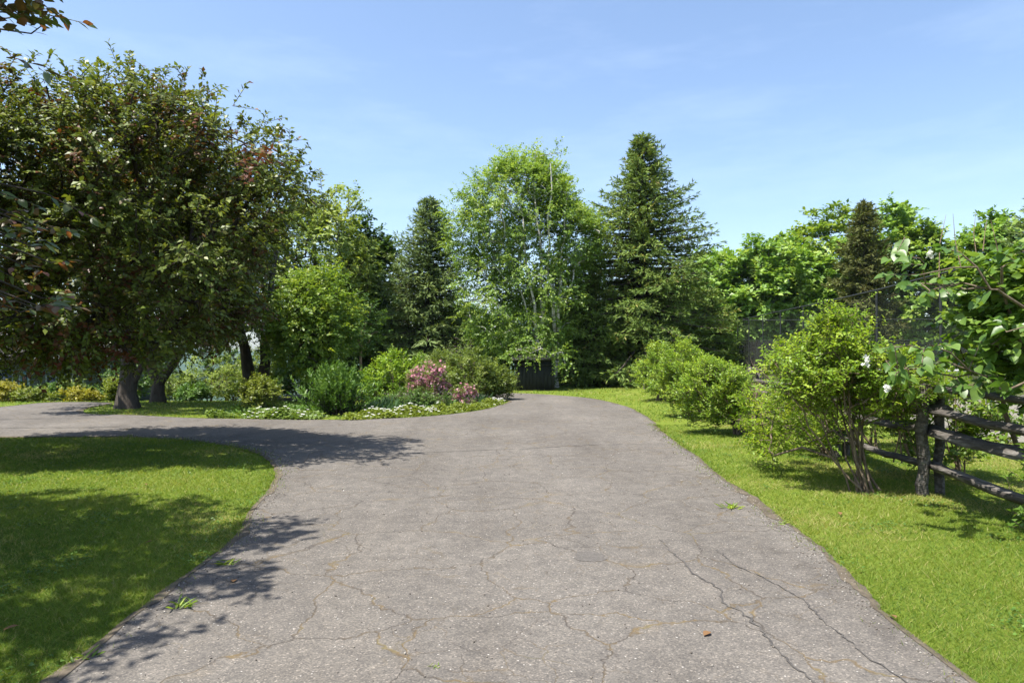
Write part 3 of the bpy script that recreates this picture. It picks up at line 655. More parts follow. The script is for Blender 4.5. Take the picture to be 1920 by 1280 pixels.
# pine, birch, spruces in the centre
conifer('white_pine', 'tall grey green conifer standing left of the birch', 'tree', None, at(806, 34), Z(372, 34) - hz(X(806, 34), 34), 3.9, M['pine'], M['bark'], 61, nbr=330, z0=0.5, prof=0.95, droop=0.30, upturn=0.35,
        card=(0.25, 0.052), twn=15, cn=11, irregular=0.3)
bb = at(1030, 31); x, y, z = bb; rg = np.random.default_rng(62)
stB = []
for (x0, x1, x2, top, r) in [(-0.3, -1.0, -1.5, 8.6, 0.12), (-0.22, -0.5, -0.8, 9.8, 0.13), (0.28, -0.1, 0.0, 9.8, 0.14), (0.36, 0.4, 0.7, 8.6, 0.11), (-0.1, -1.1, -1.8, 6.0, 0.08)]:
    stB.append(taper([(x+x0, y+rg.normal()*0.15, z-0.1), (x+x0*0.7+x1*0.3, y-0.5+rg.normal()*0.2, z+top*0.25), (x+x1, y-1.0+rg.normal()*0.3, z+top*0.6), (x+x2, y-0.6+rg.normal()*0.4, z+top)], r, 0.025, 1.2, 11, 0.05, rg))
broadleaf('birch_tree', 'tall white stemmed birch clump in the centre beside the dark shed', 'tree', None, bb, stB, (X(1008, 31), 31.3, 7.5), (3.75, 2.5, 4.4), 760, 10, 0.62, 11, 0.115, 0.082,
          M['birch'], M['bark_birch'], 63, shell=0.5, amp=0.25, up=0.3, droop=0.18, extra=[(X(950, 31), 31, Z(290, 31)), (X(1005, 31), 31, Z(280, 31)), (X(1050, 31), 31, Z(285, 31)), (X(880, 31), 31, Z(370, 31)), (X(860, 31), 31, Z(470, 31)), (X(868, 31), 31, Z(520, 31))] + list(map(tuple, lobed(np.random.default_rng(77), 140, (X(985, 30.4), 30.4, 2.9), (2.9, 1.9, 2.3), 0.6, 12, 0.3, 1.0))) + [(X(p_, 28.3), 28.3, z_) for p_, z_ in ((955, 1.5), (975, 1.7), (995, 1.55), (1015, 1.75), (1035, 1.5), (1055, 1.6), (985, 2.1), (1025, 2.2), (1060, 1.1))],
          zmin=0.9, tip=0.014, ldroop=0.3, keep=lambda C: ~((C[:, 1] < 31.0) & (proj(C)[0] > 945) & (proj(C)[0] < 1085) & (proj(C)[1] > 335) & (proj(C)[1] < 610) & (np.sin(C[:, 0]*37 + C[:, 2]*53) < -0.3)))
conifer('tall_spruce', 'tallest olive green spruce right of the birch', 'tree', None, at(1206, 33), Z(253, 33) - hz(X(1206, 33), 33), 4.9, M['spruce'], M['bark'], 64, nbr=430, z0=0.7, prof=0.80, droop=0.34, upturn=0.30,
        card=(0.23, 0.056), twn=16, cn=13, r0=0.26, irregular=0.22)
conifer('low_spruce', 'short spruce filling the gap between birch and tallest spruce', 'tree', None, at(1103, 32), 5.2, 2.3, M['spruce'], M['bark'], 65, nbr=170, z0=0.3, prof=0.6, card=(0.23, 0.056), twn=14, cn=10, r0=0.13, irregular=0.3)
conifer('side_spruce', 'brownish low spruce at the right foot of the tallest spruce', 'tree', None, at(1322, 35), 4.6, 2.0, M['spruce'], M['bark'], 66, nbr=140, z0=0.3, prof=0.6, card=(0.23, 0.056), twn=13, cn=10, r0=0.12, irregular=0.3)

# tree line beyond the court
grp = 'leafy trees in the far tree line'
for i, (px, d, pyt, hp, lab) in enumerate([(1345, 60, 474, 62, 'light green tree at the left end of the far tree line by the spruce'),
        (1425, 58, 466, 58, 'light green tree second from left in the far tree line'),
        (1495, 60, 452, 60, 'leafy tree third from left in the far tree line'),
        (1562, 62, 425, 58, 'leafy tree just left of the brown spruce in the far tree line'),
        (1668, 60, 372, 78, 'tallest leafy tree right of the brown spruce in the far line'),
        (1765, 58, 428, 62, 'leafy tree above the lilac between tallest and rightmost in the far line'),
        (1862, 56, 402, 66, 'rounded tree near the right edge of the far tree line'),
        (1950, 54, 425, 70, 'leafy tree cut by the right edge of the picture in the far line'), (1300, 62, 500, 60, 'leafy tree mostly hidden behind the tallest spruce in the far line')]):
    maple('far_tree', lab, px, d*0.88, pyt - 6, hp*1.45, M['hedge'] if i not in (3, 5) else M['bright'], 70+i*3, 235, 9, 0.95, 8, 0.38, 0.26, zlow=-0.6, trunk=0.2, group=grp, amp=0.2)
conifer('brown_spruce', 'narrow brownish spruce standing up out of the far tree line', 'tree', None, at(1622, 43), Z(380, 43) - hz(X(1622, 43), 43), 2.7, M['brownspruce'], M['bark'], 95, nbr=230, z0=0.5, prof=0.75, card=(0.30, 0.075), twn=13, cn=12, irregular=0.2)
conifer('edge_pine', 'dark pine cut off by the right edge of the picture', 'tree', None, at(1985, 44), Z(345, 44), 3.6, M['pine'], M['bark'], 96, nbr=170, z0=4.0, prof=0.5, card=(0.34, 0.09), twn=12, cn=9, irregular=0.3)
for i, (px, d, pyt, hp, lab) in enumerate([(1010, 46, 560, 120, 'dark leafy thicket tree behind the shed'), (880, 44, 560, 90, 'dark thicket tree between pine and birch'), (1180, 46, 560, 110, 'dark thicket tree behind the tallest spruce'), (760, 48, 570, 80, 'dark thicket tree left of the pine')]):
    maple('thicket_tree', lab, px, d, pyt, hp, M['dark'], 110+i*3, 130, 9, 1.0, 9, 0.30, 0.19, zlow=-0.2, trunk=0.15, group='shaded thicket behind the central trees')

# ------------------------------------------------------------------ shed
def box(V, F, x0, x1, y0, y1, z0, z1):
    o = len(V); V += [(x0, y0, z0), (x1, y0, z0), (x1, y1, z0), (x0, y1, z0), (x0, y0, z1), (x1, y0, z1), (x1, y1, z1), (x0, y1, z1)]
    F += [(o, o+3, o+2, o+1), (o+4, o+5, o+6, o+7), (o, o+1, o+5, o+4), (o+1, o+2, o+6, o+5), (o+2, o+3, o+7, o+6), (o+3, o, o+4, o+7)]
def boxes(name, bl, mat, parent, off=(0, 0, 0)):
    V, F = [], []
    for b in bl: box(V, F, *b)
    return link(name, mesh_np(name, np.array(V, float), [np.array(F)], mat, off=off), parent)
M['shedwood'] = mat_noise('shed_wood', [(0.3, (0.018, 0.020, 0.019)), (0.7, (0.040, 0.041, 0.038))], 5, 6, 0.85, 0.3, (6, 6, 0.5))
M['roofing'] = mat_noise('roof_felt', [(0.3, (0.04, 0.038, 0.036)), (0.7, (0.08, 0.075, 0.07))], 12, 6, 0.9, 0.3)
sd = 28.6; sx0, sx1 = X(966, sd), X(1040, sd); sb = ((sx0+sx1)/2, sd+1, 0.0)
shed = empty('garden_shed', sb, 'dark weathered plank shed under the birch at the end of the drive', 'shed')
boxes('wall', [(sx0, sx1, sd+0.03, sd+2.0, -0.05, 1.25)], M['shedwood'], shed, sb)
pw_ = (sx1-sx0)/11
for i in range(11): boxes('plank', [(sx0+i*pw_+0.006, sx0+(i+1)*pw_-0.006, sd-0.004*(i % 3), sd+0.028, 0.0, 1.02)], M['shedwood'], shed, sb)
boxes('rail', [(sx0-0.03, sx1+0.03, sd-0.05, sd-0.012, 1.03, 1.10)], M['shedwood'], shed, sb)
V = np.array([(sx0-0.15, sd-0.2, 1.25), (sx1+0.15, sd-0.2, 1.25), (sx1+0.15, sd+2.2, 1.5), (sx0-0.15, sd+2.2, 1.5), (sx0-0.15, sd-0.2, 1.32), (sx1+0.15, sd-0.2, 1.32), (sx1+0.15, sd+2.2, 1.57), (sx0-0.15, sd+2.2, 1.57)])
link('roof', mesh_np('roof', V, [np.array([(0, 3, 2, 1), (4, 5, 6, 7), (0, 1, 5, 4), (1, 2, 6, 5), (2, 3, 7, 6), (3, 0, 4, 7)])], M['roofing'], off=sb), shed)

# ------------------------------------------------------------------ house behind the trees on the left
M['clap'] = mat_noise('clapboard_paint', [(0.3, (0.045, 0.058, 0.052)), (0.7, (0.065, 0.080, 0.071))], 3, 4, 0.7, 0.1)
M['teal'] = mat_noise('teal_paint', [(0.3, (0.10, 0.22, 0.24)), (0.7, (0.15, 0.29, 0.31))], 3, 3, 0.5, 0)
M['trim'] = mat_noise('trim_paint', [(0.3, (0.15, 0.18, 0.165)), (0.7, (0.20, 0.235, 0.215))], 3, 3, 0.6, 0)
def mat_glass():
    m, n, l, out = nmat('window_glass'); b = n.new('ShaderNodeBsdfPrincipled'); b.inputs['Base Color'].default_value = (0.015, 0.02, 0.022, 1); b.inputs['Roughness'].default_value = 0.06
    no = n.new('ShaderNodeTexNoise'); no.inputs['Scale'].default_value = 2; bp = n.new('ShaderNodeBump'); bp.inputs['Strength'].default_value = 0.05; l.new(no.outputs['Fac'], bp.inputs['Height']); l.new(bp.outputs['Normal'], b.inputs['Normal'])
    l.new(b.outputs['BSDF'], out.inputs['Surface']); return m
M['glass'] = mat_glass()
hd = 40.0; hx0, hx1 = X(-150, hd), X(208, hd); hzb = -1.35; hb = (X(60, hd), hd+3, hzb)
house = empty('house', hb, 'low grey green clapboard house half hidden behind the left trees', 'house')
boxes('wall', [(hx0, hx1-0.02, hd+0.05, hd+7, hzb-1.0, hzb+2.55)], M['clap'], house, hb)
for i in range(17): boxes('clapboard', [(hx0, hx1, hd-0.0+0.004*(i % 2), hd+0.045, hzb+0.1+i*0.145, hzb+0.1+i*0.145+0.138)], M['clap'], house, hb)
boxes('corner_board', [(hx1-0.16, hx1+0.03, hd-0.04, hd-0.003, hzb, hzb+2.55)], M['trim'], house, hb)
V = np.array([(hx0-0.5, hd-0.7, hzb+2.50), (hx1+0.5, hd-0.7, hzb+2.50), (hx1+0.5, hd+3.5, hzb+4.3), (hx0-0.5, hd+3.5, hzb+4.3), (hx1+0.5, hd+7.7, hzb+2.5), (hx0-0.5, hd+7.7, hzb+2.5)])
V2 = V + np.array([0, 0, 0.16])
VV = np.concatenate([V, V2])
link('roof', mesh_np('roof', VV, [np.array([(0, 3, 2, 1), (3, 5, 4, 2), (6, 7, 8, 9), (9, 8, 10, 11), (0, 1, 7, 6), (1, 2, 8, 7), (2, 4, 10, 8), (4, 5, 11, 10), (5, 3, 9, 11), (3, 0, 6, 9)])], M['roofing'], off=hb), house)
boxes('gutter', [(hx0-0.5, hx1+0.5, hd-0.82, hd-0.705, hzb+2.52, hzb+2.64)], M['trim'], house, hb)
def window(px0, px1, py0, py1):
    x0, x1, z0, z1 = X(px0, hd), X(px1, hd), Z(py1, hd), Z(py0, hd)
    w = boxes('window', [(x0, x1, hd-0.035, hd-0.006, z0, z1)], M['glass'], house, hb)
    boxes('frame', [(x0-0.09, x0-0.002, hd-0.06, hd-0.004, z0-0.09, z1+0.09), (x1+0.002, x1+0.09, hd-0.06, hd-0.004, z0-0.09, z1+0.09), (x0-0.001, x1+0.001, hd-0.06, hd-0.004, z1+0.002, z1+0.09), (x0-0.001, x1+0.001, hd-0.06, hd-0.004, z0-0.09, z0-0.002)], M['trim'], w, hb)
    boxes('sill', [(x0-0.13, x1+0.13, hd-0.12, hd-0.064, z0-0.13, z0-0.085)], M['trim'], w, hb)
window(140, 156, 696, 724); window(90, 106, 706, 732); window(0, 24, 690, 735)
dr = boxes('door', [(X(41, hd), X(55, hd), hd-0.05, hd-0.006, hzb+0.1, Z(697, hd))], M['teal'], house, hb)
boxes('frame', [(X(37.5, hd), X(40.9, hd), hd-0.08, hd-0.004, hzb+0.1, Z(694, hd)), (X(55.1, hd), X(58.5, hd), hd-0.08, hd-0.004, hzb+0.1, Z(694, hd))], M['trim'], dr, hb)
boxes('pane', [(X(43, hd), X(53, hd), hd-0.062, hd-0.052, Z(722, hd), Z(702, hd))], M['glass'], dr, hb)
boxes('handle', [(X(52.6, hd), X(53.6, hd), hd-0.10, hd-0.052, Z(730, hd), Z(728, hd))], M['trim'], dr, hb)

# ------------------------------------------------------------------ shrubs by the house and on the far lawn
SH = 'shrubs along the house front'
for i, (px, d, h, rx, mt, lab) in enumerate([(100, 27, 0.85, 0.75, 'yew', 'clipped dark green dome shrub in front of the house'), (152, 26, 0.62, 0.75, 'gold', 'yellow leaved shrub right of the clipped dome shrub'),
        (18, 24, 0.75, 0.6, 'gold', 'yellow leaved shrub at the left edge by the drive'), (62, 24, 0.5, 0.8, 'lime', 'low lime green shrub between the yellow shrub and the clipped dome'),
        (190, 28, 0.75, 0.7, 'yew', 'dark shrub at the house corner right of the yellow shrub'), (140, 31, 1.3, 0.8, 'olive', 'taller loose shrub under the small house window')]):
    shrub('garden_shrub', lab, 'shrub', SH, at(px, d), h*0.8, rx, rx*0.8, M[mt], 130+i, 70, 8, 0.16, 7, 0.075, 0.045, 5, zlow=0.02, twigs=False, zc=0.48)
for i, (px, d, h, rx, mt, lab) in enumerate([(395, 29, 1.9, 1.3, 'pale', 'hazy pale green shrub at the far edge of the lawn'), (330, 29, 1.1, 0.9, 'olive', 'small olive shrub right of the forked tree at lawn edge'), (440, 30, 1.5, 1.1, 'pale', 'pale shrub left of the double trunked tree'),
        (365, 28, 0.6, 0.6, 'yew', 'dark low shrub at the foot of the hazy pale shrub'), (222, 27, 0.9, 0.5, 'lime', 'lime green shrub showing right of the house corner')]):
    shrub('lawn_edge_shrub', lab, 'shrub', 'shrubs along the far lawn edge', at(px, d), h, rx, rx*0.8, M[mt], 140+i, 70, 8, 0.28, 7, 0.10, 0.05, 5, zlow=0.02, twigs=False, zc=0.5)

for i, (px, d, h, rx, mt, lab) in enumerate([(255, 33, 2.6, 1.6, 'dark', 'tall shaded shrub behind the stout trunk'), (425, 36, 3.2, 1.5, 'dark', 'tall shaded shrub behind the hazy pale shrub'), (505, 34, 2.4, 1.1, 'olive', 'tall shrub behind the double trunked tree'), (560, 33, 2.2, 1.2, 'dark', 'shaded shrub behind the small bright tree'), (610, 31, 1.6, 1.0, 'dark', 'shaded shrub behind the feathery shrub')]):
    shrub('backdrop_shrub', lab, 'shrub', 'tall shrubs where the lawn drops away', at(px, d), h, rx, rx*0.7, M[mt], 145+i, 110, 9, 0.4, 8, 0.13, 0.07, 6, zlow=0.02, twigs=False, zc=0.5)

# ------------------------------------------------------------------ the island bed
shrub('round_shrub', 'small yellow green round shrub at the left end of the bed', 'shrub', None, at(489, 18.2), 1.0, 0.46, 0.45, M['lime'], 150, 80, 9, 0.17, 8, 0.07, 0.034, 6, zlow=0.12, zc=0.55)
def feathery(name, label, base, h, rx, mat, seed, n=150):
    """fan of long feathery upright shoots"""
    rng = np.random.default_rng(seed); bx, by, bz = base; root = empty(name, base, label, 'shrub')
    az = rng.uniform(0, 6.283, n); tilt = np.abs(rng.normal(0, 0.62, n)).clip(0, 1.35); ln = h*rng.uniform(0.75, 1.08, n)*(1-0.12*tilt)
    d = np.stack([np.cos(az)*np.sin(tilt), np.sin(az)*np.sin(tilt), np.cos(tilt)], 1); s = np.stack([bx + rng.normal(size=n)*0.16*rx, by + rng.normal(size=n)*0.14, np.full(n, bz)], 1)
    d[:, 0] *= rx/h*1.15; k = 34; T = np.linspace(0.12, 1, k)[None] + rng.uniform(-0.01, 0.01, (n, k))
    pos = s[:, None] + d[:, None]*(T*ln[:, None])[..., None]; pos[..., 2] -= 0.10*(T**2)*ln[:, None]*tilt[:, None]; pos[..., 2] = np.maximum(pos[..., 2], bz+0.03)
    sv = rsph(rng, n*k).reshape(n, k, 3); D = nrm(d)[:, None]*0.8 + sv*0.75
    m = n*k; rn = np.clip(rng.normal(0.45, 0.12, n)[:, None] + 0.3*(T-0.5) + rng.normal(size=(n, k))*0.14, 0, 1)
    lv = leaf_geo(pos.reshape(m, 3), D.reshape(m, 3), rsph(rng, m), 0.12*rng.uniform(0.7, 1.2, m), 0.034, rn.ravel(), 4)
    finish(root, tubes(s, pos[:, k//2], 0.012, 0.006, 4), None, M['bark'], mat, 'stems', 'foliage')
    finish(root, None, lv, None, mat, 'stems', 'foliage')
feathery('feathery_shrub', 'wide dark green shrub with feathery upright shoots in the bed', at(630, 17.6), 1.28, 1.15, M['yew'], 151, 260)
shrub('low_mound_shrub', 'low green mound shrub in front of the pink azalea', 'shrub', None, at(780, 19.2), 0.52, 0.95, 0.5, M['yew'], 152, 110, 8, 0.14, 7, 0.05, 0.026, 6, zlow=0.02, zc=0.4)
az_root, azC = shrub('azalea', 'loose azalea covered in pink blossom in the bed', 'shrub', None, at(808, 20.6), 1.35, 0.78, 0.6, M['olive'], 153, 70, 7, 0.2, 7, 0.06, 0.028, 7, zlow=0.3)
def blossoms(root, C, n_each, r, size, mat, seed, name='blossom', pick=0.6):
    rng = np.random.default_rng(seed); C = C[rng.random(len(C)) < pick]; C = np.repeat(C, n_each, 0) + rng.normal(size=(len(C)*n_each, 3))*r
    P = np.repeat(C, 5, 0); a = np.tile(np.arange(5)*1.2566, len(C)); n0 = nrm(rsph(rng, len(C)) + np.array([0, -0.7, 0.7])); n5 = np.repeat(n0, 5, 0)
    u = nrm(np.cross(n5, np.array([0.3, 0.2, 0.9]))); v = np.cross(n5, u); D = u*np.cos(a)[:, None] + v*np.sin(a)[:, None] + n5*0.35
    rn = np.clip(np.repeat(rng.normal(0.5, 0.22, len(C)), 5) + rng.normal(size=len(P))*0.08, 0, 1)
    lv = leaf_geo(P, D, n5, size, size*0.75, rn, 4)
    tag(link(name, mesh_np(name, lv[0], lv[1], mat, lv[2], off=tuple(root.location)), root), kind='stuff')
blossoms(az_root, azC, 16, 0.085, 0.05, M['pink'], 154, pick=0.62)
az2, azC2 = shrub('small_azalea', 'small azalea with salmon pink blossom right of the big one', 'shrub', None, at(873, 20.0), 0.62, 0.36, 0.3, M['olive'], 155, 34, 7, 0.13, 6, 0.05, 0.025, 5, zlow=0.1)
blossoms(az2, azC2, 14, 0.06, 0.045, M['pink'], 156, pick=0.6)
for i, (px, d, h, rx, mt, lab) in enumerate([(745, 22.0, 1.55, 1.05, 'shrub', 'spreading yellow green shrub behind the azalea on its left'), (885, 22.3, 1.5, 0.95, 'olive', 'tall olive green shrub right of the azalea'), (925, 22.8, 1.1, 0.6, 'olive', 'olive shrub at the right end of the bed by the drive'),
        (835, 23.2, 1.6, 0.9, 'olive', 'tall shrub directly behind the azalea'), (705, 23, 0.95, 0.7, 'yew', 'dark shrub behind the feathery one')]):
    shrub('bed_shrub', lab, 'shrub', 'green shrubs at the back of the bed', at(px, d), h, rx, rx*0.7, M[mt], 160+i, 120, 8, 0.26, 7, 0.085, 0.045, 7, zlow=0.05, zc=0.5, twigs=False)

def carpet(name, label, cat, pts, width, h, mat, seed, n, L, W, white=0, kind='stuff'):
    """low leafy drift following a line of ground points"""
    rng = np.random.default_rng(seed); P = np.array(pts, float); t = rng.uniform(0, len(P)-1, n)
    Q = np.stack([np.interp(t, np.arange(len(P)), P[:, k]) for k in (0, 1)], 1); o = rng.uniform(-1, 1, n)
    Q[:, 1] += o*width; Q[:, 0] += rng.normal(size=n)*0.1
    bump = 0.6 + 0.4*np.sin(Q[:, 0]*4.1 + seed)*np.sin(Q[:, 1]*5.3); z = hgt(Q[:, 0], Q[:, 1]) + h*(1-o**2*0.8)*bump*rng.uniform(0.15, 1.0, n)**0.6
    D = rsph(rng, n)*np.array([1, 1, 0.35]) + np.array([0, -0.25, 0.1]); N = np.array([0, -0.2, 1.0]) + rng.normal(size=(n, 3))*0.4
    rn = np.clip(rng.normal(0.5, 0.2, n), 0, 1); lv = leaf_geo(np.c_[Q, z], D, N, L*rng.uniform(0.6, 1.2, n), W, rn, 4)
    me = mesh_np(name, lv[0], lv[1], mat, lv[2])
    o_ = tag(link(name, me), label, cat, None, kind)
    if white:
        i = rng.choice(n, white*3); i = i[np.sin(Q[i, 0]*2.1+1) > -0.2][:white]; c = np.c_[Q[i], hgt(Q[i, 0], Q[i, 1]) + h*(1-o[i]**2*0.8)*bump[i] + 0.05]
        m = len(c); P5 = np.repeat(c, 4, 0); a = np.tile(np.arange(4)*1.5708, m); D5 = np.stack([np.cos(a), np.sin(a), np.full(4*m, 0.25)], 1)
        lw = leaf_geo(P5, D5, np.tile([0, -0.4, 1.0], (4*m, 1)), 0.036, 0.032, np.repeat(rng.random(m), 4), 4)
        tag(link('flowers', mesh_np('flowers', lw[0], lw[1], M['white'], lw[2]), o_), 'small white flowers', None, None, 'stuff')
    return o_
def gp(px, py): d = CAM_H*FPX/(py-HOR); return (X(px, d), d)
carpet('groundcover', 'pale green leafy edging drift at the left end of the bed', 'groundcover', [gp(405, 781), gp(440, 781)], 0.2, 0.22, M['hosta'], 171, 1300, 0.10, 0.075)
carpet('groundcover', 'pale green edging drift with white flowers left of the feathery shrub', 'groundcover', [gp(475, 783), gp(530, 784), gp(590, 785)], 0.42, 0.30, M['hosta'], 172, 4200, 0.10, 0.075, 50)
carpet('groundcover', 'bright green edging drift with white flowers below the azalea', 'groundcover', [gp(660, 786), gp(720, 782), gp(780, 777), gp(840, 774)], 0.42, 0.27, M['lime'], 173, 7000, 0.08, 0.05, 80)
carpet('groundcover', 'yellow green edging drift at the right tip of the bed beside the drive', 'groundcover', [gp(840, 773), gp(890, 766), gp(935, 757)], 0.5, 0.24, M['lime'], 174, 5200, 0.07, 0.042, 45)
carpet('soil_plants', 'low mixed green plants covering the middle of the bed', 'groundcover', [(-7.6, 18.4), (-5, 18.6), (-3.4, 18.6), (-2.2, 19.4), (-1.2, 20.8)], 1.1, 0.22, M['yew'], 175, 9000, 0.11, 0.05)
for i, (px, py, n_, h_) in enumerate([(713, 775, 90, 0.42), (870, 762, 70, 0.38), (690, 778, 50, 0.35), (890, 760, 50, 0.35)]):
    x, y = gp(px, py); y += 0.55; rg = np.random.default_rng(180+i); m = n_
    P = np.c_[x + rg.normal(size=m)*0.22, y + rg.normal(size=m)*0.15, np.zeros(m)]; D = rsph(rg, m)*0.55 + np.array([0, 0, 1.0])
    lv = leaf_geo(P, D, rsph(rg, m), h_*rg.uniform(0.7, 1.2, m), 0.035, rg.random(m), 6)
    r_ = empty('daylily', (x, y, 0), ['blue green daylily clump right of the feathery shrub', 'daylily clump beside the small azalea', 'daylily clump touching the feathery shrub', 'daylily clump at the right tip of the bed'][i], 'plant', 'daylily clumps in the bed')
    finish(r_, None, lv, None, M['lily'], '', 'foliage')

# ------------------------------------------------------------------ roadside shrubs on the right
RS = 'roadside shrubs along the rail fence'
shrub('roadside_shrub', 'far roadside shrub nearest the tallest spruce', 'shrub', RS, at(1238, 22.5), 1.75, 0.75, 0.7, M['shrub'], 190, 130, 8, 0.26, 9, 0.07, 0.036, 7, zlow=0.2, bark='bark_red', amp=0.55, shell=0.45, up=0.75)
shrub('roadside_shrub', 'dense bushy roadside shrub second from the spruce', 'shrub', RS, at(1292, 16.6), 1.75, 0.72, 0.8, M['shrub'], 191, 250, 9, 0.24, 9, 0.062, 0.031, 10, zlow=0.2, lean=(0.1, 0), amp=0.55, shell=0.45, up=0.75)
shrub('roadside_shrub', 'bushy roadside shrub with dead brown stems on its right', 'shrub', RS, at(1385, 13.3), 1.55, 0.62, 0.7, M['shrub'], 192, 230, 9, 0.22, 9, 0.056, 0.028, 10, zlow=0.2, lean=(-0.25, 0.2), amp=0.55, shell=0.45, up=0.75)
shrub('roadside_shrub', 'low arching roadside shrub in front of the fence rails', 'shrub', RS, (4.9, 10.6, 0), 0.95, 0.45, 0.7, M['shrub'], 193, 80, 8, 0.26, 9, 0.050, 0.024, 8, zlow=0.15, lean=(-0.2, 0), amp=0.55, shell=0.45, up=0.75)
rg = np.random.default_rng(194)
wb = at(1632, 7.75); wx, wy, wz = wb
stW = []
for q in range(13):
    a = rg.uniform(0, 6.283); e = rg.uniform(0.2, 0.8)
    tx = wx - 0.35 + math.cos(a)*0.85*e - (0.5 if q % 3 == 0 else 0); ty = wy + 0.35 + math.sin(a)*0.6*e
    stW.append(taper([(wx + rg.normal()*0.09, wy + rg.normal()*0.09, -0.05), (wx*0.6 + tx*0.4 + rg.normal()*0.07, wy*0.6 + ty*0.4, 0.5), (wx*0.4 + tx*0.6, wy*0.4 + ty*0.6, 1.0), (tx, ty, rg.uniform(1.35, 1.75))], rg.uniform(0.010, 0.019), 0.006, 1.2, 9, 0.02, rg))
Cx = lobed(rg, 330, (wx-0.12, wy+0.5, 1.24), (1.22, 0.95, 0.46), 0.45, 12, 0.35, 0.66)
Cx = np.concatenate([Cx, lobed(rg, 46, (X(1570, 8.0), 8.0, 1.72), (0.36, 0.4, 0.36), 0.5, 8, 0.3)])
low = np.c_[rg.uniform(3.2, 4.2, 60), rg.uniform(8.6, 9.9, 60), rg.uniform(0.25, 0.95, 60)]
Cx = np.concatenate([Cx, low, [(X(1570, 7.8), 7.8, Z(600, 7.8)), (X(1600, 7.8), 7.8, Z(590, 7.8)), (X(1545, 7.9), 7.9, Z(615, 7.9))]])
rW = empty('roadside_shrub', wb, 'tall nearest roadside shrub with many bare lower stems by the fence post', 'shrub', RS)
wood, _ = grow(stW, Cx, tip=0.005, rng=rg, sides=6)
lv, tw = sprigs(rg, Cx, (wx-0.3, wy+0.3, 0.6), 9, 0.21, 9, 0.048, 0.026, 0.35, 0.8, 0.2, 4, 0.05)
finish(rW, join_geo([wood, tubes(tw[0], tw[1], 0.003, 0.0015, 3)]), lv, M['bark_red'], M['shrub'], 'stems', 'foliage')

def bare(name, label, base, h, n, seed, spread=0.35):
    rng = np.random.default_rng(seed); root = empty(name, base, label, 'shrub', 'dead bare twig clumps'); A, B, ra, rb = [], [], [], []
    def br(p, d, L, r, lev):
        q = p + d*L; A.append(p); B.append(q); ra.append(r); rb.append(r*0.65)
        if lev:
            for _ in range(rng.integers(2, 4)): br(p + d*L*rng.uniform(0.55, 1), nrm(d + rng.normal(size=3)*0.42 + np.array([0, 0, 0.15])), L*rng.uniform(0.5, 0.75), r*0.6, lev-1)
    for _ in range(n): br(np.array(base) + rng.normal(size=3)*np.array([0.1, 0.1, 0]), nrm(rng.normal(size=3)*spread + np.array([0, 0, 1])), h*0.45, 0.012, 3)
    w = tubes(np.array(A), np.array(B), np.array(ra), np.array(rb), 4); finish(root, w, None, M['bark_dead'], None, 'stems')
bare('dead_twigs', 'bare brown dead stems between the roadside shrubs', (4.45, 12.6, 0), 1.35, 5, 200)
bare('dead_twigs', 'bare reddish dead stems rising above the nearest roadside shrub', (4.9, 8.6, 0.2), 1.75, 6, 201, 0.22)
bare('dead_twigs', 'bare twigs beyond the fence in front of the court', (7.3, 19.5, 0), 1.6, 4, 202)

# ------------------------------------------------------------------ split-rail fence
M['rail'] = mat_noise('weathered_rail', [(0.3, (0.034, 0.030, 0.026)), (0.5, (0.088, 0.078, 0.068)), (0.68, (0.20, 0.185, 0.168))], 9, 10, 0.95, 1.0, (2.2, 0.35, 2.2), 14)
def split_log(name, a, b, r, seed, parent, off, sides=6, seg=12, flat=0.62):
    rng = np.random.default_rng(seed); a = np.array(a, float); b = np.array(b, float); T = nrm(b-a); S = nrm(np.cross(T, [0, 0, 1.0])) if abs(T[2]) < 0.9 else np.array([1.0, 0, 0]); U = np.cross(S, T)
    ang = np.sort(rng.uniform(0, 6.283/sides*0.5, sides) + np.arange(sides)*6.283/sides); rr = rng.uniform(0.62, 1.2, sides)
    V = []
    for i in range(seg):
        t = i/(seg-1); c = a + (b-a)*t + S*rng.normal()*0.008 + U*(rng.normal()*0.006 - 0.03*math.sin(math.pi*t)*min(1, np.linalg.norm(b-a)/3))
        e = 0.82 if i in (0, seg-1) else 1.0
        q = r*rr*rng.uniform(0.86, 1.12, sides)*e
        V += [c + S*math.cos(an)*qq + U*math.sin(an)*qq*flat for an, qq in zip(ang, q)]
    V = np.array(V); F = [[i*sides+j, i*sides+(j+1) % sides, (i+1)*sides+(j+1) % sides, (i+1)*sides+j] for i in range(seg-1) for j in range(sides)]
    c0, c1 = len(V), len(V)+1; V = np.concatenate([V, [V[:sides].mean(0), V[-sides:].mean(0)]])
    T3 = [[c0, (j+1) % sides, j] for j in range(sides)] + [[c1, (seg-1)*sides+j, (seg-1)*sides+(j+1) % sides] for j in range(sides)]
    return link(name, mesh_np(name, V, [np.array(F), np.array(T3)], M['rail'], off=off), parent)
FP = [(4.28, 4.6), (4.58, 7.6), (4.95, 10.5), (5.35, 13.5), (5.75, 16.5)]
fo = (4.6, 7.6, 0.0)
fence = empty('rail_fence', fo, 'weathered split rail fence running beside the right hand shrubs', 'fence')
for i, (x, y) in enumerate(FP):
    split_log('post', (x, y, -0.2), (x+0.01, y, 1.24), 0.084, 300+i, fence, fo, 7, 10, 0.9)
    split_log('post', (x+0.23, y+0.10, -0.2), (x+0.24, y+0.10, 1.10), 0.052, 320+i, fence, fo, 8, 8, 1.0)
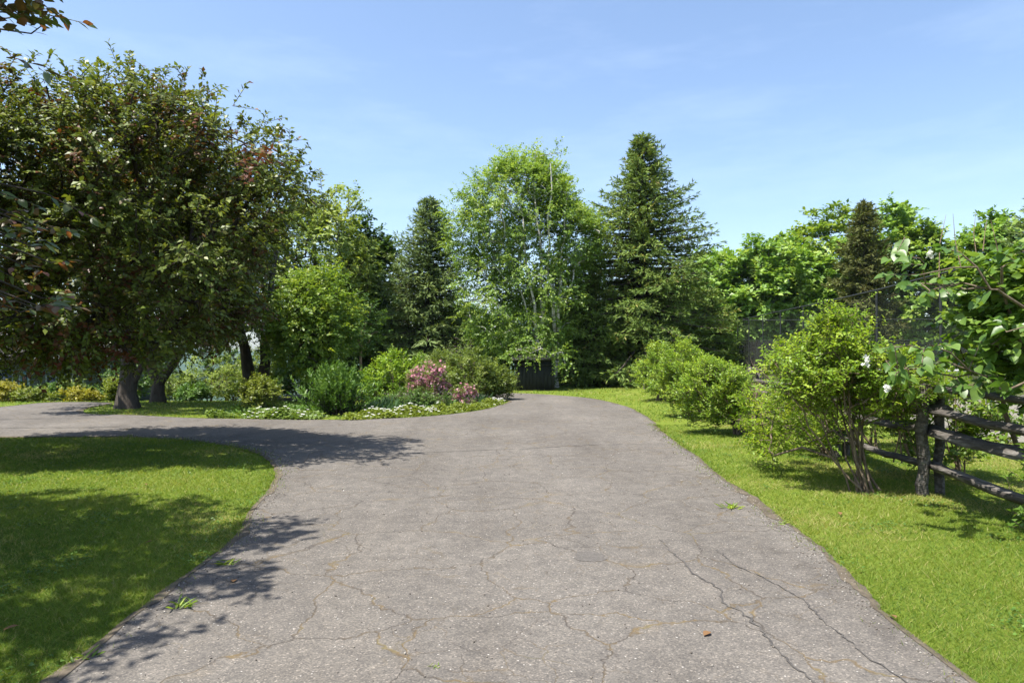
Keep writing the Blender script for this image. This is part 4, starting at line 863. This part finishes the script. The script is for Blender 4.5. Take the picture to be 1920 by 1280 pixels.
for i in range(len(FP)-1):
    (x0, y0), (x1, y1) = FP[i], FP[i+1]
    for k, h in enumerate((0.32, 0.70, 0.94, 1.19)):
        r_ = (0.078, 0.094, 0.088, 0.074)[k]; dz = 0.05*(1 if i % 2 else -1)*(1 if k < 3 else 0.3)
        split_log('rail', (x0+0.125, y0-0.18, h+dz*0.5), (x1+0.125, y1+0.22, h-dz*0.5 + (0.02 if k == 3 else 0)), r_, 340+i*7+k, fence, fo)

# ------------------------------------------------------------------ lilac beyond the fence, large leaves one by one
rg = np.random.default_rng(210)
lb = (5.35, 6.7, 0.0)
lil = empty('lilac_bush', lb, 'lilac with large heart shaped leaves and a few white blooms at the right edge', 'shrub')
stL = [taper([(5.35, 6.7, -0.05), (5.2, 6.6, 0.8), (4.85, 6.4, 1.5), (4.55, 6.2, 2.0), (4.35, 6.1, 2.35)], 0.035, 0.010, 1.2, 9, 0.02, rg),
       taper([(5.4, 6.65, -0.05), (5.25, 6.3, 0.9), (4.95, 6.0, 1.5), (4.6, 5.8, 1.85), (4.15, 5.75, 2.1)], 0.032, 0.010, 1.2, 9, 0.02, rg),
       taper([(5.3, 6.75, -0.05), (5.1, 6.9, 0.7), (4.9, 6.9, 1.3), (4.8, 6.8, 1.9), (4.75, 6.7, 2.4)], 0.03, 0.010, 1.2, 9, 0.02, rg),
       taper([(5.4, 6.6, -0.05), (5.3, 6.1, 0.6), (5.0, 5.9, 1.0), (4.6, 5.9, 1.35)], 0.028, 0.010, 1.2, 8, 0.02, rg)]
Ls, Le = [], []
def sp(px, py, d): return np.array([X(px, d), d, Z(py, d)])
anch = []
for q in range(46):
    u = rg.random()
    if u < 0.66: px, py = rg.uniform(1685, 1930), rg.uniform(435, 680)
    elif u < 0.85: px, py = rg.uniform(1660, 1800), rg.uniform(620, 710)
    else: px, py = rg.uniform(1810, 1960), rg.uniform(690, 740)
    if px < 1770 and 560 < py < 640: py -= 90
    d = rg.uniform(5.7, 6.9); anch.append(sp(px, py, d))
anch = np.array(anch); wood, _ = grow(stL, anch, tip=0.006, rng=rg, sides=6)
for c in anch:
    for _ in range(1):
        o = nrm(np.array([-0.5, -0.1, 0.25]) + rg.normal(size=3)*0.7); Ls.append(c); Le.append(c + o*rg.uniform(0.14, 0.28))
lw = tubes(np.array(Ls), np.array(Le), 0.005, 0.003, 4)
finish(lil, join_geo([wood, lw]), None, M['bark_red'], None, 'stems')
for (px, py0, py1, d) in [(1762, 520, 402, 6.2), (1803, 500, 400, 6.1), (1833, 480, 398, 6.2), (1873, 470, 412, 6.1), (1845, 470, 405, 6.3)]:
    a = sp(px, py0, d); b2 = sp(px + rg.normal()*10, py1, d); m2 = (a+b2)/2 + rg.normal(size=3)*0.02
    tb = tubes(np.array([a, m2]), np.array([m2, b2]), np.array([0.006, 0.004]), np.array([0.004, 0.0015]), 4)
    link('bare_twig', mesh_np('bare_twig', tb[0], [tb[1]], M['bark_dead'], off=lb), lil)
lmesh = [heart_leaf('lilac_leaf', 0.105, 0.085 + 0.006*i, mat_flat_leaf('lilac_%d' % i, c, c2, 0.42), True, (0.15, 0.45, 0.75, 0.3)[i]) for i, (c, c2) in enumerate([((0.075, 0.155, 0.022), (0.11, 0.20, 0.035)), ((0.10, 0.19, 0.03), (0.14, 0.24, 0.045)), ((0.06, 0.13, 0.022), (0.09, 0.175, 0.03)), ((0.13, 0.22, 0.04), (0.18, 0.28, 0.06))])]
P, D, N = twig_leaves(rg, Ls, Le, 5, 0.9, 0.45)
N = N + np.array([-0.25, -0.35, 0])
place_leaves(lil, P[:290], D[:290], N[:290], lmesh, rg, 0.65, 1.2)
inn = np.concatenate([lobed(rg, 40, (5.1, 6.6, 1.5), (0.6, 0.6, 0.5), 0.4, 8, 0.3, 1.0), lobed(rg, 80, (4.75, 6.5, 1.98), (0.66, 0.55, 0.62), 0.5, 8, 0.3, 1.2)])
lv, tw = sprigs(rg, inn, (5.2, 6.6, 0.8), 5, 0.24, 6, 0.095, 0.08, 0.3, 0.7, 0.2, 6, 0.08, 0.45)
tag(link('foliage', mesh_np('foliage', lv[0], lv[1], M['lilac'], lv[2], off=lb), lil), kind='stuff')
def bloom(c, seed):
    rng = np.random.default_rng(seed); n = 26; p = rng.normal(size=(n, 3))*np.array([0.014, 0.014, 0.02]) + np.array(c); P5 = np.repeat(p, 4, 0); n5 = np.repeat(rsph(rng, n), 4, 0); a = np.tile(np.arange(4)*1.5708, n)
    u = nrm(np.cross(n5, [0.2, 0.3, 0.9])); v = np.cross(n5, u); lv = leaf_geo(P5, u*np.cos(a)[:, None] + v*np.sin(a)[:, None], n5, 0.016, 0.014, np.repeat(rng.random(n), 4), 4)
    link('blossom', mesh_np('blossom', lv[0], lv[1], M['white'], lv[2], off=lb), lil)
for i, (px, py, d) in enumerate([(1745, 478, 5.9), (1664, 727, 5.9), (1625, 678, 6.0)]): bloom(sp(px, py, d), 400+i)

# corner sprig growing through the rails at the right edge
cs, cC = shrub('vine_sprig', 'small light green sprig at the right edge below the rails', 'shrub', None, (4.45, 5.75, 0), 0.75, 0.16, 0.25, M['lilac'], 215, 14, 4, 0.14, 5, 0.06, 0.045, 3, zlow=0.1, zc=0.5)

# under-fence shrubs seen through the rails
for i, (x, y, h, r_, lab) in enumerate([(5.6, 8.6, 1.15, 0.6, 'leafy shrub seen through the rails behind the fence post'), (5.9, 11.2, 1.0, 0.7, 'leafy shrub behind the second bay of rails')]):
    shrub('fence_side_shrub', lab, 'shrub', 'shrubs behind the rail fence', (x, y, 0), h, r_, r_, M['bright'], 220+i, 60, 7, 0.24, 7, 0.085, 0.045, 6, zlow=0.1)

# ------------------------------------------------------------------ court fence
M['pipe'] = mat_noise('fence_pipe', [(0.3, (0.022, 0.025, 0.025)), (0.7, (0.04, 0.043, 0.043))], 10, 3, 0.6, 0)
M['whiteline'] = mat_noise('white_tape', [(0.3, (0.62, 0.62, 0.60)), (0.7, (0.78, 0.78, 0.76))], 10, 3, 0.7, 0)
def mat_net(name, col, density):
    m, n, l, out = nmat(name); tc = n.new('ShaderNodeTexCoord')
    b = n.new('ShaderNodeBsdfPrincipled'); b.inputs['Base Color'].default_value = (*col, 1); b.inputs['Roughness'].default_value = 0.8
    no = n.new('ShaderNodeTexNoise'); no.inputs['Scale'].default_value = 1.2; l.new(tc.outputs['Object'], no.inputs['Vector'])
    mr = n.new('ShaderNodeMapRange'); mr.inputs['To Min'].default_value = density-0.1; mr.inputs['To Max'].default_value = density+0.1; l.new(no.outputs['Fac'], mr.inputs['Value'])
    t = n.new('ShaderNodeBsdfTransparent'); mx = n.new('ShaderNodeMixShader'); l.new(mr.outputs[0], mx.inputs['Fac']); l.new(t.outputs['BSDF'], mx.inputs[1]); l.new(b.outputs['BSDF'], mx.inputs[2]); l.new(mx.outputs['Shader'], out.inputs['Surface'])
    return m
M['mesh'] = mat_net('chain_link', (0.04, 0.045, 0.04), 0.11); M['screen'] = mat_net('wind_screen', (0.022, 0.022, 0.020), 0.6)
CP = [(7.45, 9.5), (7.98, 12.7), (8.5, 15.9), (9.05, 19.2), (9.6, 22.5), (10.15, 25.8), (10.7, 29.1), (11.25, 32.4), (11.8, 35.7)]
co = (9.6, 22.5, 0); court = empty('court_fence', co, 'tall dark chain link court fence beyond the rail fence', 'fence')
def cyl(name, a, b, r, mat, parent, off, s=8): V, F = tubes(np.array([a], float), np.array([b], float), r, r, s); return link(name, mesh_np(name, V, [F], mat, smooth=True, off=off), parent)
def gz(p): return hz(*p)
for (x, y) in CP: cyl('post', (x, y, gz((x, y))-0.1), (x, y, gz((x, y))+3.05), 0.026, M['pipe'], court, co)
FAR = [(CP[-1][0] + k*3.2, CP[-1][1] - k*0.55) for k in range(1, 7)]
for (x, y) in FAR: cyl('post', (x, y, gz((x, y))-0.1), (x, y, gz((x, y))+3.05), 0.026, M['pipe'], court, co)
ALL = CP + FAR
for (p, q) in zip(ALL[:-1], ALL[1:]):
    zp, zq = gz(p), gz(q)
    cyl('top_rail', (p[0], p[1], zp+3.05), (q[0], q[1], zq+3.05), 0.02, M['pipe'], court, co)
    far_side = p[1] > 30
    if far_side: cyl('mid_rail', (p[0], p[1], zp+2.0), (q[0], q[1], zq+2.0), 0.014, M['pipe'], court, co)
    V = np.array([(p[0], p[1], zp+0.03), (q[0], q[1], zq+0.03), (q[0], q[1], zq+3.03), (p[0], p[1], zp+3.03)]) + np.array([0.03, 0.02, 0])
    link('mesh_panel', mesh_np('mesh_panel', V, [np.array([(0, 1, 2, 3)])], M['mesh'], off=co), court)
    if far_side or p[1] > 18:
        V2 = V.copy() + np.array([0.03, 0.03, 0]); V2[2:, 2] = np.array([zq, zp]) + 1.95; link('wind_screen', mesh_np('wind_screen', V2, [np.array([(0, 1, 2, 3)])], M['screen'], off=co), court)
M['court'] = mat_noise('court_surface', [(0.3, (0.16, 0.15, 0.12)), (0.7, (0.22, 0.20, 0.16))], 2, 5, 0.9, 0.1)
cv = np.array([(8.6, 12, 0.03), (27, 9, 0.03), (30, 31.5, 0.12), (12.3, 34.6, 0.12)]); tag(link('court', mesh_np('court', cv, [np.array([(0, 1, 2, 3)])], M['court'])), kind='structure')
nb = (14.2, 22.0, 0.05); net = empty('court_net', nb, 'white taped net standing across the court behind the lilac', 'net')
cyl('post', (10.8, 22.6, 0.0), (10.8, 22.6, 1.12), 0.04, M['pipe'], net, nb); cyl('post', (20.5, 21.0, 0.0), (20.5, 21.0, 1.12), 0.04, M['pipe'], net, nb)
boxes('tape', [(10.8, 20.5, 21.78, 21.82, 0.98, 1.05)], M['whiteline'], net, nb)
V = np.array([(10.8, 21.8, 0.1), (20.5, 21.8, 0.1), (20.5, 21.8, 0.975), (10.8, 21.8, 0.975)]); link('netting', mesh_np('netting', V, [np.array([(0, 1, 2, 3)])], mat_net('net_cord', (0.03, 0.03, 0.03), 0.45), off=nb), net)

# ------------------------------------------------------------------ lawn grass blades (nobody could count them)
def blades(name, label, region, n, seed, d0, d1, h=0.036, wpx=0.85):
    rng = np.random.default_rng(seed)
    u = rng.random(n*3); d = d0*(d1/d0)**u                               # even in the picture: density falls with distance
    x0, x1 = region; px = rng.uniform(x0, x1, n*3); x = (px-960)/FPX*d; y = d + rng.normal(size=n*3)*0.02
    keep = ~inside(DRV_LO, x, y); x, y, d = x[keep][:n], y[keep][:n], d[keep][:n]; n = len(x)
    patch = 0.5 + 0.5*np.sin(x*2.3 + 1.1*np.sin(y*1.7))*np.sin(y*2.9 + np.sin(x*1.9)); fine = np.sin(x*11 + 3*np.sin(y*7))*np.sin(y*13 + 2*np.sin(x*9))
    hh = h*rng.uniform(0.45, 1.3, n)*(0.75 + 0.35*patch + 0.2*fine); w = np.maximum(0.0028, d/683*wpx*0.75)*rng.uniform(0.7, 1.2, n)
    a = rng.uniform(0, 6.283, n); s = np.stack([np.cos(a), np.sin(a), np.zeros(n)], 1); ln = rng.normal(size=(n, 2))*0.95
    P = np.c_[x, y, hgt(x, y) - 0.004]; tipv = P + np.c_[ln*hh[:, None], hh]
    mid = P + np.c_[ln*hh[:, None]*0.3, hh*0.6]
    V = np.stack([P - s*w[:, None]*0.6, P + s*w[:, None]*0.6, tipv], 1).reshape(-1, 3)
    i = np.arange(n)*3
    broad = np.sin(x*0.83 + 1.7*np.sin(y*0.61 + 0.4))*np.sin(y*0.97 + 1.3*np.sin(x*0.7)); rn = np.clip(0.42 + 0.28*(patch-0.5) + 0.16*broad + 0.12*fine + rng.normal(size=n)*0.2, 0, 0.93); dry = rng.random(n) < 0.07 + 0.75*np.clip(np.sin(x*1.31 + 2*np.sin(y*0.8))*np.sin(y*1.7 + x) + 0.3*fine - 0.30 + 0.35*sstep(3.6, 4.6, x), 0, 1); rn[dry] = rng.uniform(0.94, 1.0, dry.sum())
    me = mesh_np(name, V, [np.stack([i, i+1, i+2], 1)], M['grass'], np.repeat(rn, 3))
    return tag(link(name, me), label, 'grass', None, 'stuff')
blades('lawn_grass', 'mown grass of the shaded lawn left of the drive', (-60, 620), 108000, 501, 3.0, 14.0)
blades('verge_grass', 'sunny grass verge between the drive and the rail fence', (1150, 1990), 98000, 502, 3.0, 15.0)
blades('far_lawn_grass', 'sunlit far lawn grass around the side drive and spruces', (-40, 1960), 42000, 503, 15.5, 36.0, 0.06, 1.1)

# ragged tufts where the lawn creeps over the asphalt edge
rng = np.random.default_rng(510)
E_ = DRV[(DRV[:, 1] > 2.8) & (DRV[:, 1] < 16) & (DRV[:, 0] > -12)]
sel = E_[rng.integers(0, len(E_), 26000)] + rng.normal(size=(26000, 2))*0.085; n = len(sel)
tm = (np.sin(sel[:, 0]*7 + sel[:, 1]*5) + np.sin(sel[:, 1]*2.3) + rng.normal(size=n)*0.4) > 0.1; sel = sel[tm]; n = len(sel)
P = np.c_[sel, np.full(n, 0.0)]; D = rsph(rng, n)*np.array([1, 1, 0.4]) + np.array([0, 0, 0.45])
lv = leaf_geo(P, D, rsph(rng, n), rng.uniform(0.02, 0.07, n), np.maximum(0.003, sel[:, 1]/683*0.6), np.clip(rng.normal(0.55, 0.25, n), 0, 1), 4)
tag(link('edge_grass', mesh_np('edge_grass', lv[0], lv[1], M['grass'], lv[2])), 'ragged grass creeping over the edge of the asphalt', 'grass', None, 'stuff')
# moss and seedlings in the cracks
# ------------------------------------------------------------------ weeds and fallen leaves
def weed(x, y, r, n, seed, lab, mat='bright', z=0.022):
    rng = np.random.default_rng(seed); a = rng.uniform(0, 6.283, n); e = rng.uniform(0.02, 0.9, n)
    D = np.stack([np.cos(a), np.sin(a), e], 1); P = np.c_[x + rng.normal(size=n)*r*0.35, y + rng.normal(size=n)*r*0.35, np.full(n, z)]
    lv = leaf_geo(P, D, np.tile([0, 0, 1.0], (n, 1)) + rng.normal(size=(n, 3))*0.3, r*rng.uniform(0.3, 1.2, n), r*0.17, rng.random(n), 6)
    rt = empty('weed', (x, y, z), lab, 'weed', 'weeds growing in the asphalt'); finish(rt, None, lv, None, M[mat], '', 'foliage')
for i, (px, py, r, n, lab) in enumerate([(345, 1140, 0.085, 26, 'leafy weed at the edge of the left lawn on the asphalt'), (1372, 955, 0.10, 34, 'flat green weed on the right side of the drive'), (160, 1238, 0.09, 12, 'broad leaved weed at the bottom left asphalt edge'),
        (430, 1060, 0.08, 18, 'grassy weed beside the left lawn edge'), (818, 1252, 0.035, 12, 'tiny grass tuft in a crack near the bottom of the drive'), (1462, 985, 0.06, 16, 'weed tuft at the right asphalt edge')]):
    x, y = gp(px, py); weed(x, y, r, n, 520+i, lab)
flm = heart_leaf('fallen_leaf', 0.07, 0.045, M['brownleaf'], False, 0.3)
for i, (px, py, lab) in enumerate([(440, 1096, 'curled dry leaf on the asphalt beside the left lawn'), (288, 1020, 'dry leaf on the shaded left lawn'), (365, 944, 'pale dry leaf on the sunny part of the left lawn'), (1572, 966, 'dry leaf on the right verge below the shrub'),
        (1328, 1190, 'small dry leaf on the lower right of the drive'), (272, 912, 'dry leaf high on the left lawn'), (40, 1180, 'dry leaf on the dark bottom left lawn'), (1675, 1165, 'dry leaf at the right asphalt edge')]):
    x, y = gp(px, py); on_drive = bool(inside(DRV_LO, np.array([x]), np.array([y]))[0]); rg = np.random.default_rng(540+i)
    o = link('fallen_leaf', flm, None, (x, y, 0.031 if on_drive else hz(x, y)+0.036)); o.rotation_euler = (rg.normal()*0.1, rg.normal()*0.1, rg.uniform(0, 6.28)); tag(o, lab, 'leaf', 'fallen dry leaves')

# soil and grit washed over the broken asphalt edge
M['soil'] = mat_noise('edge_soil', [(0.3, (0.055, 0.045, 0.033)), (0.55, (0.105, 0.086, 0.062)), (0.75, (0.16, 0.132, 0.092))], 14, 8, 0.95, 0.5)
rng = np.random.default_rng(560)
c0 = DRV.mean(0); dd = np.roll(DRV, -1, 0) - np.roll(DRV, 1, 0); nn = nrm(np.stack([-dd[:, 1], dd[:, 0]], 1))   # inward for a counter-clockwise outline
area = 0.5*np.sum(DRV[:, 0]*np.roll(DRV[:, 1], -1) - np.roll(DRV[:, 0], -1)*DRV[:, 1]); nn = nn*(1 if area > 0 else -1)
m = len(DRV); lo = np.interp(np.arange(m)/6.0, np.arange(m//6+2), rng.normal(size=m//6+2)); lo2 = np.interp(np.arange(m)/2.0, np.arange(m//2+2), rng.normal(size=m//2+2)); wv_ = np.clip(-0.015 + 0.06*lo + 0.018*lo2, 0.0, 0.22)
V = np.concatenate([np.c_[DRV - nn*0.05, np.full(m, 0.012)], np.c_[DRV + nn*0.004, np.full(m, 0.027)], np.c_[DRV + nn*(0.006 + wv_[:, None]), np.full(m, 0.0265)]])
k = np.arange(m); k1 = (k+1) % m; ok = (DRV[:, 1] > 1.5) & (DRV[:, 1] < 24)
F = np.concatenate([np.stack([k, k1, k1+m, k+m], 1)[ok], np.stack([k+m, k1+m, k1+2*m, k+2*m], 1)[ok]])
link('edge_soil', mesh_np('edge_soil', V, [F], M['soil']), drv)

# clover and plantain patches in the mown grass
rng = np.random.default_rng(570)
def clover(name, label, xr, yr, npatch, seed):
    rng = np.random.default_rng(seed); cx = rng.uniform(*xr, npatch); cyy = rng.uniform(*yr, npatch); rr = rng.uniform(0.08, 0.35, npatch)
    k = (rr*260).astype(int); x = np.repeat(cx, k) + rng.normal(size=k.sum())*np.repeat(rr, k)*0.5; y = np.repeat(cyy, k) + rng.normal(size=k.sum())*np.repeat(rr, k)*0.5
    ok = ~inside(DRV_LO, x, y); x, y = x[ok], y[ok]; n = len(x); a = rng.uniform(0, 6.283, n)
    lv = leaf_geo(np.c_[x, y, hgt(x, y) + rng.uniform(0.012, 0.036, n)], np.stack([np.cos(a), np.sin(a), rng.normal(size=n)*0.25], 1), np.array([0, 0, 1.0]) + rng.normal(size=(n, 3))*0.3, rng.uniform(0.016, 0.034, n), rng.uniform(0.014, 0.024, n), np.clip(rng.normal(0.35, 0.25, n), 0, 1), 4)
    tag(link(name, mesh_np(name, lv[0], lv[1], M['yew'], lv[2])), label, 'clover', None, 'stuff')
clover('lawn_clover', 'clover patches in the left lawn', (-7, -2.2), (3.2, 12), 90, 571)
clover('verge_clover', 'clover patches in the right verge', (2.2, 6), (3.2, 13), 70, 572)

# old repair patches: thin irregular sheets of darker mix
M['patch'] = mat_noise('asphalt_patch', [(0.3, (0.075, 0.068, 0.061)), (0.55, (0.112, 0.102, 0.092)), (0.75, (0.165, 0.152, 0.136))], 60, 6, 0.9, 0.5)
for i, (px, py, rx, ry) in enumerate([(1108, 1048, 0.12, 0.13)]):
    x, y = gp(px, py); rg = np.random.default_rng(590+i); nv = 26; a = np.linspace(0, 6.283, nv, endpoint=False); r_ = 1 + 0.14*np.interp(np.arange(nv)/3, np.arange(10), rg.normal(size=10)) + rg.normal(size=nv)*0.05
    V = np.concatenate([np.c_[x + np.cos(a)*rx*r_, y + np.sin(a)*ry*r_, np.full(nv, 0.0245)], [[x, y, 0.0255]]]); k = np.arange(nv)
    link('repair_patch', mesh_np('repair_patch', V, [np.stack([k, (k+1) % nv, np.full(nv, nv)], 1)], M['patch']), drv)

# loose grit on the asphalt, thickest along its edges
rng = np.random.default_rng(600)
e = DRV[(DRV[:, 1] > 2.6) & (DRV[:, 1] < 14) & (DRV[:, 0] > -9)]; g1 = e[rng.integers(0, len(e), 5200)] + rng.normal(size=(5200, 2))*0.12; g2 = np.c_[rng.uniform(-2.4, 2.4, 900), rng.uniform(3, 11, 900)]
g = np.concatenate([g1, g2]); g = g[inside(DRV_LO, g[:, 0], g[:, 1])]; n = len(g); r_ = rng.uniform(0.002, 0.0065, n)*(1 + 0.05*g[:, 1])
o6 = np.array([(1, 0, 0), (-1, 0, 0), (0, 1, 0), (0, -1, 0), (0, 0, 0.8), (0, 0, -0.8)], float); V = (np.c_[g, np.full(n, 0.025)][:, None, :] + o6[None]*r_[:, None, None]*rng.uniform(0.6, 1.3, (n, 6, 1))).reshape(-1, 3)
f8 = np.array([(0, 2, 4), (2, 1, 4), (1, 3, 4), (3, 0, 4), (2, 0, 5), (1, 2, 5), (3, 1, 5), (0, 3, 5)]); F = (np.arange(n)[:, None, None]*6 + f8[None]).reshape(-1, 3)
M['grit'] = mat_leaf('grit_stone', [(0, (0.07, 0.06, 0.05)), (0.6, (0.20, 0.175, 0.145)), (1, (0.42, 0.39, 0.34))], 0.0, 0.8, 0.2, (1, 1, 1))
tag(link('grit', mesh_np('grit', V, [F], M['grit'], np.repeat(rng.random(n), 6))), 'loose grit scattered along the asphalt edges', 'grit', None, 'stuff')
